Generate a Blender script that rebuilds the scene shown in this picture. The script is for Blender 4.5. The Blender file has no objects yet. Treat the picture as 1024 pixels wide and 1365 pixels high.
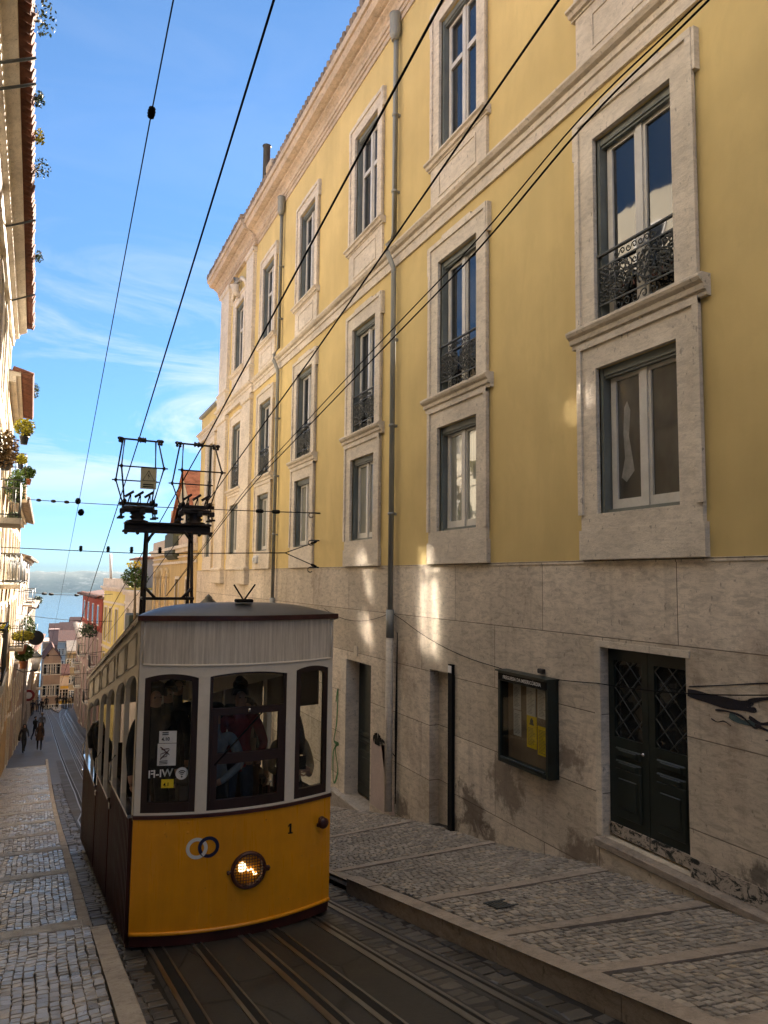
import bpy, bmesh, math, random
from mathutils import Vector, Matrix, noise as mnoise
rad = math.radians
SC = bpy.context.scene
COL = SC.collection
rnd = random.Random(7)

# ------------------------------------------------------------------ camera (eye of the photographer = origin)
F_PX, CX, CY = 980.0, 512.0, 682.5
_vx, _vy, _xv = 62.0, 766.0, 637.0
_D = (F_PX * F_PX + (_vx - CX) * (_xv - CX)) / (_vy - CY)
_Yc = Vector((_vx - CX, -(_vy - CY), -F_PX)).normalized()
_Zc = Vector((_xv - CX, _D, -F_PX)).normalized()
_Xc = _Yc.cross(_Zc)
ROT = Matrix((_Xc, _Yc, _Zc))
cam_d = bpy.data.cameras.new('camera'); cam = bpy.data.objects.new('camera', cam_d); COL.objects.link(cam)
cam.matrix_world = ROT.to_4x4()
cam_d.sensor_fit = 'HORIZONTAL'; cam_d.sensor_width = 36.0; cam_d.lens = F_PX / 1024 * 36.0
cam_d.clip_start = 0.05; cam_d.clip_end = 12000
SC.camera = cam

def ray(x, y): return ROT @ Vector((x - CX, -(y - CY), -F_PX))
def atX(x, y, X): r = ray(x, y); return r * (X / r.x)
def atY(x, y, Y): r = ray(x, y); return r * (Y / r.y)

def lerp_table(tab, v):
    if v <= tab[0][0]:
        (a, p), (b, q) = tab[0], tab[1]
    elif v >= tab[-1][0]:
        (a, p), (b, q) = tab[-2], tab[-1]
    else:
        for k in range(len(tab) - 1):
            if tab[k][0] <= v <= tab[k + 1][0]:
                (a, p), (b, q) = tab[k], tab[k + 1]; break
    return p + (q - p) * (v - a) / (b - a)
ROADZ = [(-60, 9.0), (0, -1.9), (20, -6.09), (26, -7.25), (32, -8.25), (40, -9.5), (50, -10.95), (70, -13.5), (100, -16.5), (122, -20.0), (150, -23.8), (230, -34), (300, -43), (340, -50)]
def road_z(Y): return lerp_table(ROADZ, Y)
def on_road(x, y, up=0.0):
    r = ray(x, y); lo, hi = 1.0, 260.0
    f = lambda Y: (r * (Y / r.y)).z - (road_z(Y) + up)
    t = lo
    while t < hi and f(t) > 0: t += 0.25
    a, b = t - 0.25, t
    for _ in range(20):
        m = (a + b) / 2
        if f(m) > 0: a = m
        else: b = m
    return r * (a / r.y)

# ------------------------------------------------------------------ materials
def nodes_of(name):
    m = bpy.data.materials.new(name); m.use_nodes = True
    nt = m.node_tree; b = nt.nodes['Principled BSDF']
    return m, nt, b
def N(nt, t, **kw):
    n = nt.nodes.new(t)
    for k, v in kw.items():
        if k.startswith('i_'): n.inputs[int(k[2:])].default_value = v
        else: setattr(n, k, v)
    return n
def coords(nt, scale=(1, 1, 1), kind='Object', rot=(0, 0, 0)):
    tc = N(nt, 'ShaderNodeTexCoord'); mp = N(nt, 'ShaderNodeMapping')
    mp.inputs['Scale'].default_value = scale; mp.inputs['Rotation'].default_value = rot
    nt.links.new(tc.outputs[kind], mp.inputs['Vector'])
    return mp.outputs['Vector']
def noise_f(nt, vec, scale, detail=4, rough=0.6, dist=0.0):
    n = N(nt, 'ShaderNodeTexNoise')
    n.inputs['Scale'].default_value = scale; n.inputs['Detail'].default_value = detail
    n.inputs['Roughness'].default_value = rough; n.inputs['Distortion'].default_value = dist
    nt.links.new(vec, n.inputs['Vector'])
    return n.outputs['Fac']
def ramp(nt, fac, stops):
    r = N(nt, 'ShaderNodeValToRGB'); e = r.color_ramp.elements
    while len(e) < len(stops): e.new(0.5)
    for el, (p, c) in zip(e, stops):
        el.position = p; el.color = (c, c, c, 1) if isinstance(c, (int, float)) else (*c, 1)
    nt.links.new(fac, r.inputs['Fac'])
    return r.outputs['Color']
def mixc(nt, fac, a, b, mode='MIX'):
    m = N(nt, 'ShaderNodeMix', data_type='RGBA', blend_type=mode)
    for sock, v in ((m.inputs[0], fac), (m.inputs[6], a), (m.inputs[7], b)):
        if isinstance(v, (int, float)): sock.default_value = v
        elif isinstance(v, tuple): sock.default_value = (*v, 1) if len(v) == 3 else v
        else: nt.links.new(v, sock)
    return m.outputs[2]
def bump(nt, b, h, strength=0.3, dist=0.01):
    n = N(nt, 'ShaderNodeBump'); n.inputs['Strength'].default_value = strength; n.inputs['Distance'].default_value = dist
    nt.links.new(h, n.inputs['Height']); nt.links.new(n.outputs['Normal'], b.inputs['Normal'])
def simple(name, col, rough=0.6, var=0.25, scale=6.0, metal=0.0, bmp=0.0, stretch=(1, 1, 1), spec=0.5, fine=0.0):
    m, nt, b = nodes_of(name)
    v = coords(nt, stretch)
    f = noise_f(nt, v, scale, 5, 0.65)
    lo = tuple(c * (1 - var) for c in col); hi = tuple(min(1, c * (1 + var)) for c in col)
    c = ramp(nt, f, [(0.3, lo), (0.7, hi)])
    if fine:
        f2 = noise_f(nt, v, scale * 9, 4, 0.7)
        c = mixc(nt, fine, c, ramp(nt, f2, [(0.3, 0.35), (0.7, 1.0)]), 'MULTIPLY')
    nt.links.new(c, b.inputs['Base Color'])
    r = ramp(nt, f, [(0.2, max(0.02, rough - 0.1)), (0.8, min(1, rough + 0.1))])
    nt.links.new(r, b.inputs['Roughness'])
    b.inputs['Metallic'].default_value = metal; b.inputs['Specular IOR Level'].default_value = spec
    if bmp: bump(nt, b, noise_f(nt, v, scale * 5, 4), bmp, 0.01)
    return m
def emit(name, col, s):
    m, nt, b = nodes_of(name)
    b.inputs['Base Color'].default_value = (*col, 1)
    b.inputs['Emission Color'].default_value = (*col, 1); b.inputs['Emission Strength'].default_value = s
    return m

def stucco(name, col, streak=0.25):
    m, nt, b = nodes_of(name)
    v = coords(nt); vs = coords(nt, (1.3, 1.3, 0.12))
    big = noise_f(nt, v, 0.45, 6, 0.6); st = noise_f(nt, vs, 2.2, 5, 0.6); fine = noise_f(nt, v, 26, 4, 0.7)
    c = ramp(nt, big, [(0.32, tuple(k * 0.86 for k in col)), (0.68, tuple(min(1, k * 1.1) for k in col))])
    c = mixc(nt, streak, c, ramp(nt, st, [(0.35, (0.62, 0.58, 0.55)), (0.62, 1.0)]), 'MULTIPLY')
    sp = noise_f(nt, v, 3.1, 8, 0.75)
    c = mixc(nt, ramp(nt, sp, [(0.63, 0.0), (0.72, 0.35)]), c, tuple(k * 0.72 for k in col))
    w3 = noise_f(nt, coords(nt, (1, 1, .45)), .9, 8, .7, 1.0)
    c = mixc(nt, ramp(nt, w3, [(.52, 0.0), (.58, .22), (.75, .30)]), c, tuple(k * 0.80 for k in col))
    nt.links.new(c, b.inputs['Base Color']); b.inputs['Roughness'].default_value = 0.9
    b.inputs['Specular IOR Level'].default_value = 0.25
    bump(nt, b, fine, 0.25, 0.006)
    return m
def limestone(name, col, blocks=None, dirt=False, soft=.6):
    m, nt, b = nodes_of(name)
    v = coords(nt)
    big = noise_f(nt, v, 0.9, 6, 0.65); mid = noise_f(nt, coords(nt, (1, 1, 3.0)), 5, 8, 0.75, 0.6); fine = noise_f(nt, v, 40, 4, 0.7)
    c = ramp(nt, big, [(0.3, tuple(k * 0.78 for k in col)), (0.7, tuple(min(1, k * 1.12) for k in col))])
    c = mixc(nt, soft, c, ramp(nt, mid, [(0.38, 0.5), (0.54, 1.0)]), 'MULTIPLY')
    vein = noise_f(nt, coords(nt, (1, 1, 5.0)), 3.2, 7, 0.7, 1.4)
    c = mixc(nt, ramp(nt, vein, [(0.485, 0.0), (0.5, 0.55), (0.515, 0.0)]), c, tuple(k * 0.45 for k in col))
    # pits
    pit = noise_f(nt, coords(nt, (1, 1, 0.55)), 17, 3, 0.6)
    c = mixc(nt, ramp(nt, pit, [(0.64, 0.0), (0.70, 0.75)]), c, tuple(k * 0.35 for k in col))
    h = mixc(nt, 0.5, mid, fine)
    if blocks:
        bw, bh, off = blocks
        br = N(nt, 'ShaderNodeTexBrick'); br.offset = 0.5
        br.inputs['Scale'].default_value = 1.0; br.inputs['Brick Width'].default_value = bw; br.inputs['Row Height'].default_value = bh
        br.inputs['Mortar Size'].default_value = 0.007; br.inputs['Mortar Smooth'].default_value = 0.3
        br.inputs['Color1'].default_value = (1, 1, 1, 1); br.inputs['Color2'].default_value = (0.72, 0.71, 0.68, 1); br.inputs['Mortar'].default_value = (0.22, 0.2, 0.18, 1)
        tc = N(nt, 'ShaderNodeTexCoord'); sx = N(nt, 'ShaderNodeSeparateXYZ'); cb = N(nt, 'ShaderNodeCombineXYZ')
        nt.links.new(tc.outputs['Object'], sx.inputs[0])
        ad = N(nt, 'ShaderNodeMath', operation='ADD'); ad.inputs[1].default_value = off
        nt.links.new(sx.outputs['Z'], ad.inputs[0])
        nt.links.new(sx.outputs['Y'], cb.inputs['X']); nt.links.new(ad.outputs[0], cb.inputs['Y'])
        nt.links.new(cb.outputs[0], br.inputs['Vector'])
        c = mixc(nt, 0.9, c, br.outputs['Color'], 'MULTIPLY')
        h = mixc(nt, 0.75, h, br.outputs['Color'])
    if dirt:   # old soot and damp stains with outlines of their own
        d1 = noise_f(nt, coords(nt, (0.8, 0.8, 0.5)), 0.8, 7, 0.7, 0.5)
        c = mixc(nt, ramp(nt, d1, [(0.55, 0.0), (0.68, 0.5)]), c, (0.20, 0.13, 0.09))
        d2 = noise_f(nt, coords(nt, (2.2, 2.2, 0.1)), 1.6, 6, 0.7)
        c = mixc(nt, ramp(nt, d2, [(0.56, 0.0), (0.78, 0.4)]), c, (0.17, 0.13, 0.10))
    if dirt:   # scorch and damp stains on the wall base, each round its own centre (y, z, radius)
        tcs = N(nt, 'ShaderNodeTexCoord'); ed_ = noise_f(nt, v, 2.6, 7, .72, .4)
        for sy, sz, sr, cc in ((9.85, -3.45, .75, (.05, .028, .02)), (10.5, -3.85, .5, (.03, .02, .018)), (9.3, -3.95, .7, (.10, .07, .05)), (8.9, -2.9, .8, (.17, .13, .10)), (7.6, -2.2, .55, (.20, .15, .12)), (4.9, -2.66, .42, (.02, .018, .02)), (12.3, -4.1, .6, (.10, .075, .06)), (7.3, -3.3, .7, (.15, .11, .085))):
            mp_ = N(nt, 'ShaderNodeMapping'); mp_.inputs['Location'].default_value = (0, -sy, -sz); mp_.inputs['Scale'].default_value = (0, 1, 1)
            nt.links.new(tcs.outputs['Object'], mp_.inputs['Vector']); ln_ = N(nt, 'ShaderNodeVectorMath', operation='LENGTH'); nt.links.new(mp_.outputs[0], ln_.inputs[0])
            a_ = N(nt, 'ShaderNodeMath', operation='DIVIDE'); a_.inputs[1].default_value = sr; nt.links.new(ln_.outputs['Value'], a_.inputs[0])
            q_ = N(nt, 'ShaderNodeMath', operation='MULTIPLY_ADD'); q_.inputs[1].default_value = 2.6; q_.inputs[2].default_value = -.75; nt.links.new(ed_, q_.inputs[0])
            s_ = N(nt, 'ShaderNodeMath', operation='SUBTRACT'); nt.links.new(q_.outputs[0], s_.inputs[0]); nt.links.new(a_.outputs[0], s_.inputs[1])
            c = mixc(nt, ramp(nt, s_.outputs[0], [(0.0, 0.0), (.30, .72)]), c, cc)
    nt.links.new(c, b.inputs['Base Color']); b.inputs['Roughness'].default_value = 0.8
    b.inputs['Specular IOR Level'].default_value = 0.3
    bump(nt, b, h, 0.7, 0.015)
    return m
def stones(name, col, rough, var=0.35, spec=0.5, warm=0.0):
    m, nt, b = nodes_of(name)
    g = N(nt, 'ShaderNodeNewGeometry')
    v = coords(nt)
    a = tuple(k * (1 - var) for k in col); z = tuple(min(1, k * (1 + var)) for k in col)
    c = ramp(nt, g.outputs['Random Per Island'], [(0.0, a), (0.5, col), (0.85, z), (1.0, tuple(min(1, k * (1 + var * 1.3) * w) for k, w in zip(col, (1, 0.93, 0.82))))])
    n1 = noise_f(nt, v, 55, 5, 0.7); n2 = noise_f(nt, v, 1.1, 6, 0.65)
    c = mixc(nt, 0.5, c, ramp(nt, n1, [(0.3, 0.5), (0.65, 1.0)]), 'MULTIPLY')
    c = mixc(nt, 0.5, c, ramp(nt, n2, [(0.36, 0.5), (0.62, 1.0)]), 'MULTIPLY')
    nt.links.new(c, b.inputs['Base Color'])
    nt.links.new(ramp(nt, n2, [(0.3, max(0.05, rough - 0.14)), (0.7, rough + 0.1)]), b.inputs['Roughness'])
    b.inputs['Specular IOR Level'].default_value = spec
    bump(nt, b, n1, 0.3, 0.006)
    return m
def glass_dark(name, col=(0.012, 0.014, 0.016), folds=False, ior=1.62):
    m, nt, b = nodes_of(name)
    v = coords(nt)
    if folds:
        w = noise_f(nt, coords(nt, (7, 7, 0.25)), 2.4, 3, 0.5)
        c = ramp(nt, w, [(0.3, tuple(k * 0.6 for k in col)), (0.7, col)])
        nt.links.new(c, b.inputs['Base Color'])
    else:
        n = noise_f(nt, coords(nt, (1, 1, 0.5)), 1.3, 4, 0.6)
        c = ramp(nt, n, [(0.45, col), (0.7, tuple(k * 2.2 for k in col))])
        nt.links.new(c, b.inputs['Base Color'])
    b.inputs['Roughness'].default_value = 0.03; b.inputs['IOR'].default_value = ior
    b.inputs['Specular IOR Level'].default_value = 0.6
    bump(nt, b, noise_f(nt, v, 1.7, 2, 0.5), 0.09, 0.03)
    return m
def clear_glass(name, tint=(0.8, 0.84, 0.83), refl=0.09):
    m = bpy.data.materials.new(name); m.use_nodes = True; nt = m.node_tree
    nt.nodes.clear()
    out = N(nt, 'ShaderNodeOutputMaterial'); tr = N(nt, 'ShaderNodeBsdfTransparent'); gl = N(nt, 'ShaderNodeBsdfGlossy'); mx = N(nt, 'ShaderNodeMixShader')
    tr.inputs[0].default_value = (*tint, 1); gl.inputs['Roughness'].default_value = 0.03; gl.inputs['Color'].default_value = (0.9, 0.9, 0.9, 1)
    lw = N(nt, 'ShaderNodeLayerWeight'); lw.inputs['Blend'].default_value = 0.5
    pw = N(nt, 'ShaderNodeMath', operation='POWER'); pw.inputs[1].default_value = 4.5; nt.links.new(lw.outputs['Facing'], pw.inputs[0])
    ad = N(nt, 'ShaderNodeMath', operation='ADD'); ad.inputs[1].default_value = refl; ad.use_clamp = True
    nt.links.new(pw.outputs[0], ad.inputs[0]); nt.links.new(ad.outputs[0], mx.inputs[0])
    nt.links.new(tr.outputs[0], mx.inputs[1]); nt.links.new(gl.outputs[0], mx.inputs[2]); nt.links.new(mx.outputs[0], out.inputs[0])
    return m
def leafmat(name, col):
    m, nt, b = nodes_of(name)
    g = N(nt, 'ShaderNodeNewGeometry')
    c = ramp(nt, g.outputs['Random Per Island'], [(0, tuple(k * 0.5 for k in col)), (0.6, col), (1, tuple(min(1, k * 1.7) for k in col))])
    nt.links.new(c, b.inputs['Base Color']); b.inputs['Roughness'].default_value = 0.75; b.inputs['Specular IOR Level'].default_value = 0.15
    return m

M = {}
M['stucco'] = stucco('yellow_stucco', (0.68, 0.525, 0.235), .13)
M['stone_trim'] = limestone('stone_trim', (0.75, 0.665, 0.55), soft=.4)
M['stone_base'] = limestone('stone_base', (0.80, 0.70, 0.575), (2.3, 0.9, 0.66), True)
M['stone_kerb'] = limestone('stone_kerb', (0.42, 0.37, 0.32))
M['step_stone'] = limestone('step_stone', (0.46, 0.43, 0.40))
M['stone_strip'] = limestone('stone_strip', (0.36, 0.30, 0.245))
M['cornice'] = limestone('cornice_stone', (0.62, 0.50, 0.38), soft=.5)
M['white_wood'] = simple('white_window_paint', (0.62, 0.60, 0.56), 0.45, 0.12, 4, fine=0.15)
M['jamb'] = simple('grey_green_jamb', (0.15, 0.165, 0.155), 0.6, 0.2, 3)
M['pane'] = glass_dark('window_glass')
def coated_glass():
    m, nt, b = nodes_of('sun_coated_glass'); b.inputs['Base Color'].default_value = (.72, .72, .70, 1); b.inputs['Metallic'].default_value = 1.0; b.inputs['Roughness'].default_value = .055
    bump(nt, b, noise_f(nt, coords(nt, (1.5, 1.5, .6)), 1.2, 2, .5), .012, .03); return m
M['pane_coated'] = coated_glass()
M['pane_dusty'] = glass_dark('dusty_window_glass', (0.05, 0.048, 0.043))
M['curtain'] = glass_dark('curtained_glass', (0.36, 0.36, 0.31), True)
M['iron'] = simple('painted_iron', (0.055, 0.06, 0.058), 0.5, 0.3, 8, 0.0)
M['zinc'] = simple('zinc_pipe', (0.27, 0.275, 0.255), 0.55, 0.25, 3, 0.25, 0.1, (1, 1, 0.3))
M['tile'] = simple('roof_tile', (0.19, 0.075, 0.045), 0.95, 0.5, 3, 0, 0.3, fine=0.4)
M['far_tile'] = simple('far_roof_tile', (0.105, 0.045, 0.035), 0.95, 0.5, 3, 0, 0.3, fine=0.4, spec=.1)
M['red_tile'] = simple('red_roof_tile', (0.42, 0.16, 0.085), 0.95, 0.45, 2.2, 0, 0.4, fine=0.45, spec=.1)
M['old_tile'] = simple('weathered_tile', (0.26, 0.20, 0.155), 0.9, 0.5, 2.5, 0, 0.4, fine=0.5)
M['green_door'] = simple('dark_green_paint', (0.011, 0.018, 0.015), 0.45, 0.4, 5, fine=0.3)
M['peeled'] = None
M['black'] = simple('black_paint', (0.008, 0.008, 0.008), 0.8, 0.3, 4, spec=.15)
M['tram_yellow'] = simple('tram_yellow_paint', (0.86, 0.335, 0.010), 0.28, 0.10, 1.3, fine=0.2, bmp=.02)
M['tram_white'] = simple('tram_white_paint', (0.80, 0.73, 0.63), 0.45, 0.07, 2, fine=0.12)
def tram_paint():
    m, nt, b = nodes_of('tram_yellow_paint'); v = coords(nt); col = (0.84, 0.345, 0.012)
    big = noise_f(nt, v, 1.4, 5, .6); st = noise_f(nt, coords(nt, (1, 1, .06)), 16, 5, .7); sc = noise_f(nt, coords(nt, (3, 3, 26), rot=(0, .35, 0)), 2.2, 3, .5); chip = noise_f(nt, v, 22, 4, .65)
    c = ramp(nt, big, [(.3, tuple(k * .86 for k in col)), (.7, tuple(min(1, k * 1.06) for k in col))])
    c = mixc(nt, .14, c, ramp(nt, st, [(.38, (.62, .56, .5)), (.56, 1.0)]), 'MULTIPLY')
    c = mixc(nt, ramp(nt, sc, [(.70, 0.0), (.73, .22)]), c, (.9, .62, .25))
    c = mixc(nt, ramp(nt, chip, [(.70, 0.0), (.72, .7)]), c, (.16, .06, .02))
    nt.links.new(c, b.inputs['Base Color']); nt.links.new(ramp(nt, st, [(.3, .34), (.65, .26)]), b.inputs['Roughness'])
    bump(nt, b, noise_f(nt, v, 3.5, 3, .5), .06, .03); return m
M['tram_yellow'] = tram_paint()
def streaky():
    m, nt, b = nodes_of('tram_streaked_white')
    v = coords(nt, (1, 1, 0.035)); f = noise_f(nt, v, 38, 5, 0.75); g = noise_f(nt, coords(nt, (1, 1, 0.12)), 7, 5, 0.7)
    c = ramp(nt, f, [(0.32, (0.50, 0.44, 0.365)), (0.62, (0.80, 0.73, 0.63))])
    c = mixc(nt, 0.5, c, ramp(nt, g, [(0.35, (0.7, 0.66, 0.62)), (0.6, 1.0)]), 'MULTIPLY')
    nt.links.new(c, b.inputs['Base Color']); b.inputs['Roughness'].default_value = 0.55
    return m
M['tram_streak'] = streaky()
M['maroon'] = simple('maroon_wood', (0.060, 0.016, 0.013), 0.38, 0.4, 4, stretch=(1, 1, 0.2))
M['dark_wood'] = simple('dark_window_wood', (0.026, 0.012, 0.011), 0.4, 0.4, 4, stretch=(1, 1, 0.2))
M['tram_roof'] = simple('tram_roof_grey', (0.055, 0.055, 0.062), 0.45, 0.3, 2.5, fine=0.3)
M['tram_inside'] = simple('tram_inside_wood', (0.05, 0.028, 0.018), 0.5, 0.4, 3)
M['steel'] = simple('polished_steel', (0.75, 0.75, 0.75), 0.16, 0.15, 5, 1.0)
M['rail_steel'] = simple('rail_steel', (0.20, 0.195, 0.19), 0.34, 0.4, 3, 0.8, stretch=(1, 0.2, 1))
M['groove'] = simple('rail_groove', (0.006, 0.0055, 0.005), 0.9, 0.3, 5)
M['rust_iron'] = simple('collector_iron', (0.022, 0.015, 0.014), 0.55, 0.5, 6, 0.3)
M['tram_glass'] = clear_glass('tram_glass', (0.78, 0.82, 0.80), 0.05)
M['board_glass'] = clear_glass('board_glass', (0.8, 0.82, 0.8), 0.06)
M['concrete'] = simple('track_concrete', (0.047, 0.040, 0.035), 0.75, 0.45, 1.6, 0, 0.35, fine=0.55)
M['joint'] = simple('joint_soil', (0.016, 0.013, 0.011), 0.9, 0.4, 5, 0, 0.4)
M['asphalt'] = simple('far_road', (0.055, 0.053, 0.052), 0.6, 0.3, 1.2, 0, 0.2, fine=0.4)
M['setts'] = stones('basalt_setts', (0.075, 0.068, 0.06), 0.5, 0.45)
M['cobble_r'] = stones('warm_limestone_cobbles', (0.35, 0.31, 0.265), 0.7, 0.24, 0.25)
M['cobble_l'] = stones('polished_limestone_cobbles', (0.36, 0.32, 0.275), 0.34, 0.28, 0.45)
M['wire'] = simple('black_cable', (0.010, 0.010, 0.011), 0.9, 0.2, 4, spec=.1)
M['paper'] = simple('white_paper', (0.62, 0.60, 0.56), 0.7, 0.06, 5)
M['dim_sheet'] = simple('dim_torn_sheet', (0.24, 0.235, 0.22), 0.8, 0.3, 9)
M['sign_white'] = simple('sign_white', (0.72, 0.71, 0.69), 0.5, 0.05, 5)
M['yellow_paper'] = simple('yellow_paper', (0.80, 0.58, 0.02), 0.6, 0.06, 5)
M['felt'] = simple('board_backing', (0.22, 0.165, 0.115), 0.9, 0.15, 4)
M['navy'] = simple('navy_paint', (0.01, 0.014, 0.06), 0.4, 0.1, 5)
M['warn'] = simple('warning_plate', (0.55, 0.50, 0.30), 0.5, 0.15, 8)
M['bulb'] = emit('lit_bulb', (1.0, 0.82, 0.50), 0.5)
M['reflector'] = simple('lamp_reflector', (0.42, 0.36, 0.27), 0.18, 0.2, 4, 1.0)
M['terracotta'] = simple('terracotta', (0.33, 0.13, 0.07), 0.8, 0.25, 5)
M['plastic_dark'] = simple('dark_plastic_pot', (0.02, 0.022, 0.025), 0.5, 0.3, 5)
M['leaf'] = leafmat('leaves_green', (0.075, 0.12, 0.03))
M['leaf_yellow'] = leafmat('leaves_yellow_green', (0.30, 0.27, 0.03))
M['leaf_grey'] = leafmat('leaves_grey_green', (0.085, 0.12, 0.07))
M['leaf_brown'] = leafmat('leaves_dry', (0.17, 0.105, 0.045))
M['flower'] = leafmat('yellow_flowers', (0.75, 0.55, 0.02))
M['stem'] = simple('stem', (0.13, 0.10, 0.06), 0.8, 0.3, 6)
M['skin'] = simple('skin', (0.40, 0.22, 0.15), 0.55, 0.08, 6)
M['hair_dark'] = simple('dark_hair', (0.016, 0.011, 0.009), 0.5, 0.4, 25, stretch=(1, 1, 0.2))
M['hair_brown'] = simple('brown_hair', (0.05, 0.028, 0.016), 0.5, 0.4, 25, stretch=(1, 1, 0.2))
M['hair_fair'] = simple('fair_hair', (0.22, 0.15, 0.09), 0.5, 0.3, 25, stretch=(1, 1, 0.2))
M['eye'] = simple('eye', (0.012, 0.01, 0.01), 0.2, 0.1, 5)
M['green_paint'] = simple('green_spray_paint', (0.03, 0.16, 0.045), 0.6, 0.3, 10)
M['purple_paint'] = simple('black_purple_spray_paint', (0.012, 0.010, 0.018), 0.7, 0.4, 8)
M['pale_paint'] = simple('pale_pink_wash', (0.50, 0.40, 0.36), 0.8, 0.12, 3, fine=0.2)
M['teal_paint'] = simple('faded_teal_paint', (0.06, 0.10, 0.105), 0.7, 0.3, 8)
def slab_concrete():
    m, nt, b = nodes_of('track_concrete'); v = coords(nt)
    big = noise_f(nt, v, 1.1, 7, .7, .5); fine = noise_f(nt, v, 30, 5, .75)
    c = ramp(nt, big, [(.32, (.015, .0145, .014)), (.52, (.034, .032, .030)), (.7, (.058, .054, .049))])
    c = mixc(nt, .6, c, ramp(nt, fine, [(.3, .45), (.65, 1.0)]), 'MULTIPLY')
    vo = N(nt, 'ShaderNodeTexVoronoi', feature='DISTANCE_TO_EDGE'); vo.inputs['Scale'].default_value = 1.0; dv = mixc(nt, .12, coords(nt, (1.6, .75, 1)), N_color(nt, v)); nt.links.new(dv, vo.inputs['Vector'])
    cr = ramp(nt, vo.outputs['Distance'], [(0.0, 0.0), (.02, 1.0)])
    c = mixc(nt, .8, c, cr, 'MULTIPLY')
    nt.links.new(c, b.inputs['Base Color']); nt.links.new(ramp(nt, big, [(.3, .5), (.7, .85)]), b.inputs['Roughness'])
    bump(nt, b, mixc(nt, .5, fine, cr), .5, .012); return m
def N_color(nt, v):
    n = N(nt, 'ShaderNodeTexNoise'); n.inputs['Scale'].default_value = 2.0; n.inputs['Detail'].default_value = 5; nt.links.new(v, n.inputs['Vector']); return n.outputs['Color']
M['concrete'] = slab_concrete()
def cloth(name, col, var=0.25): return simple(name, col, 0.85, var, 14)
def peeled():
    m, nt, b = nodes_of('peeling_paint')
    f = noise_f(nt, coords(nt, (1, 1, 1.6)), 7, 8, 0.8, 0.8)
    c = ramp(nt, f, [(0.44, (0.016, 0.02, 0.018)), (0.5, (0.38, 0.33, 0.28)), (0.62, (0.42, 0.36, 0.3)), (0.66, (0.03, 0.03, 0.028))])
    nt.links.new(c, b.inputs['Base Color']); b.inputs['Roughness'].default_value = 0.8
    bump(nt, b, f, 0.5, 0.01)
    return m
M['peeled'] = peeled()

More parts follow.
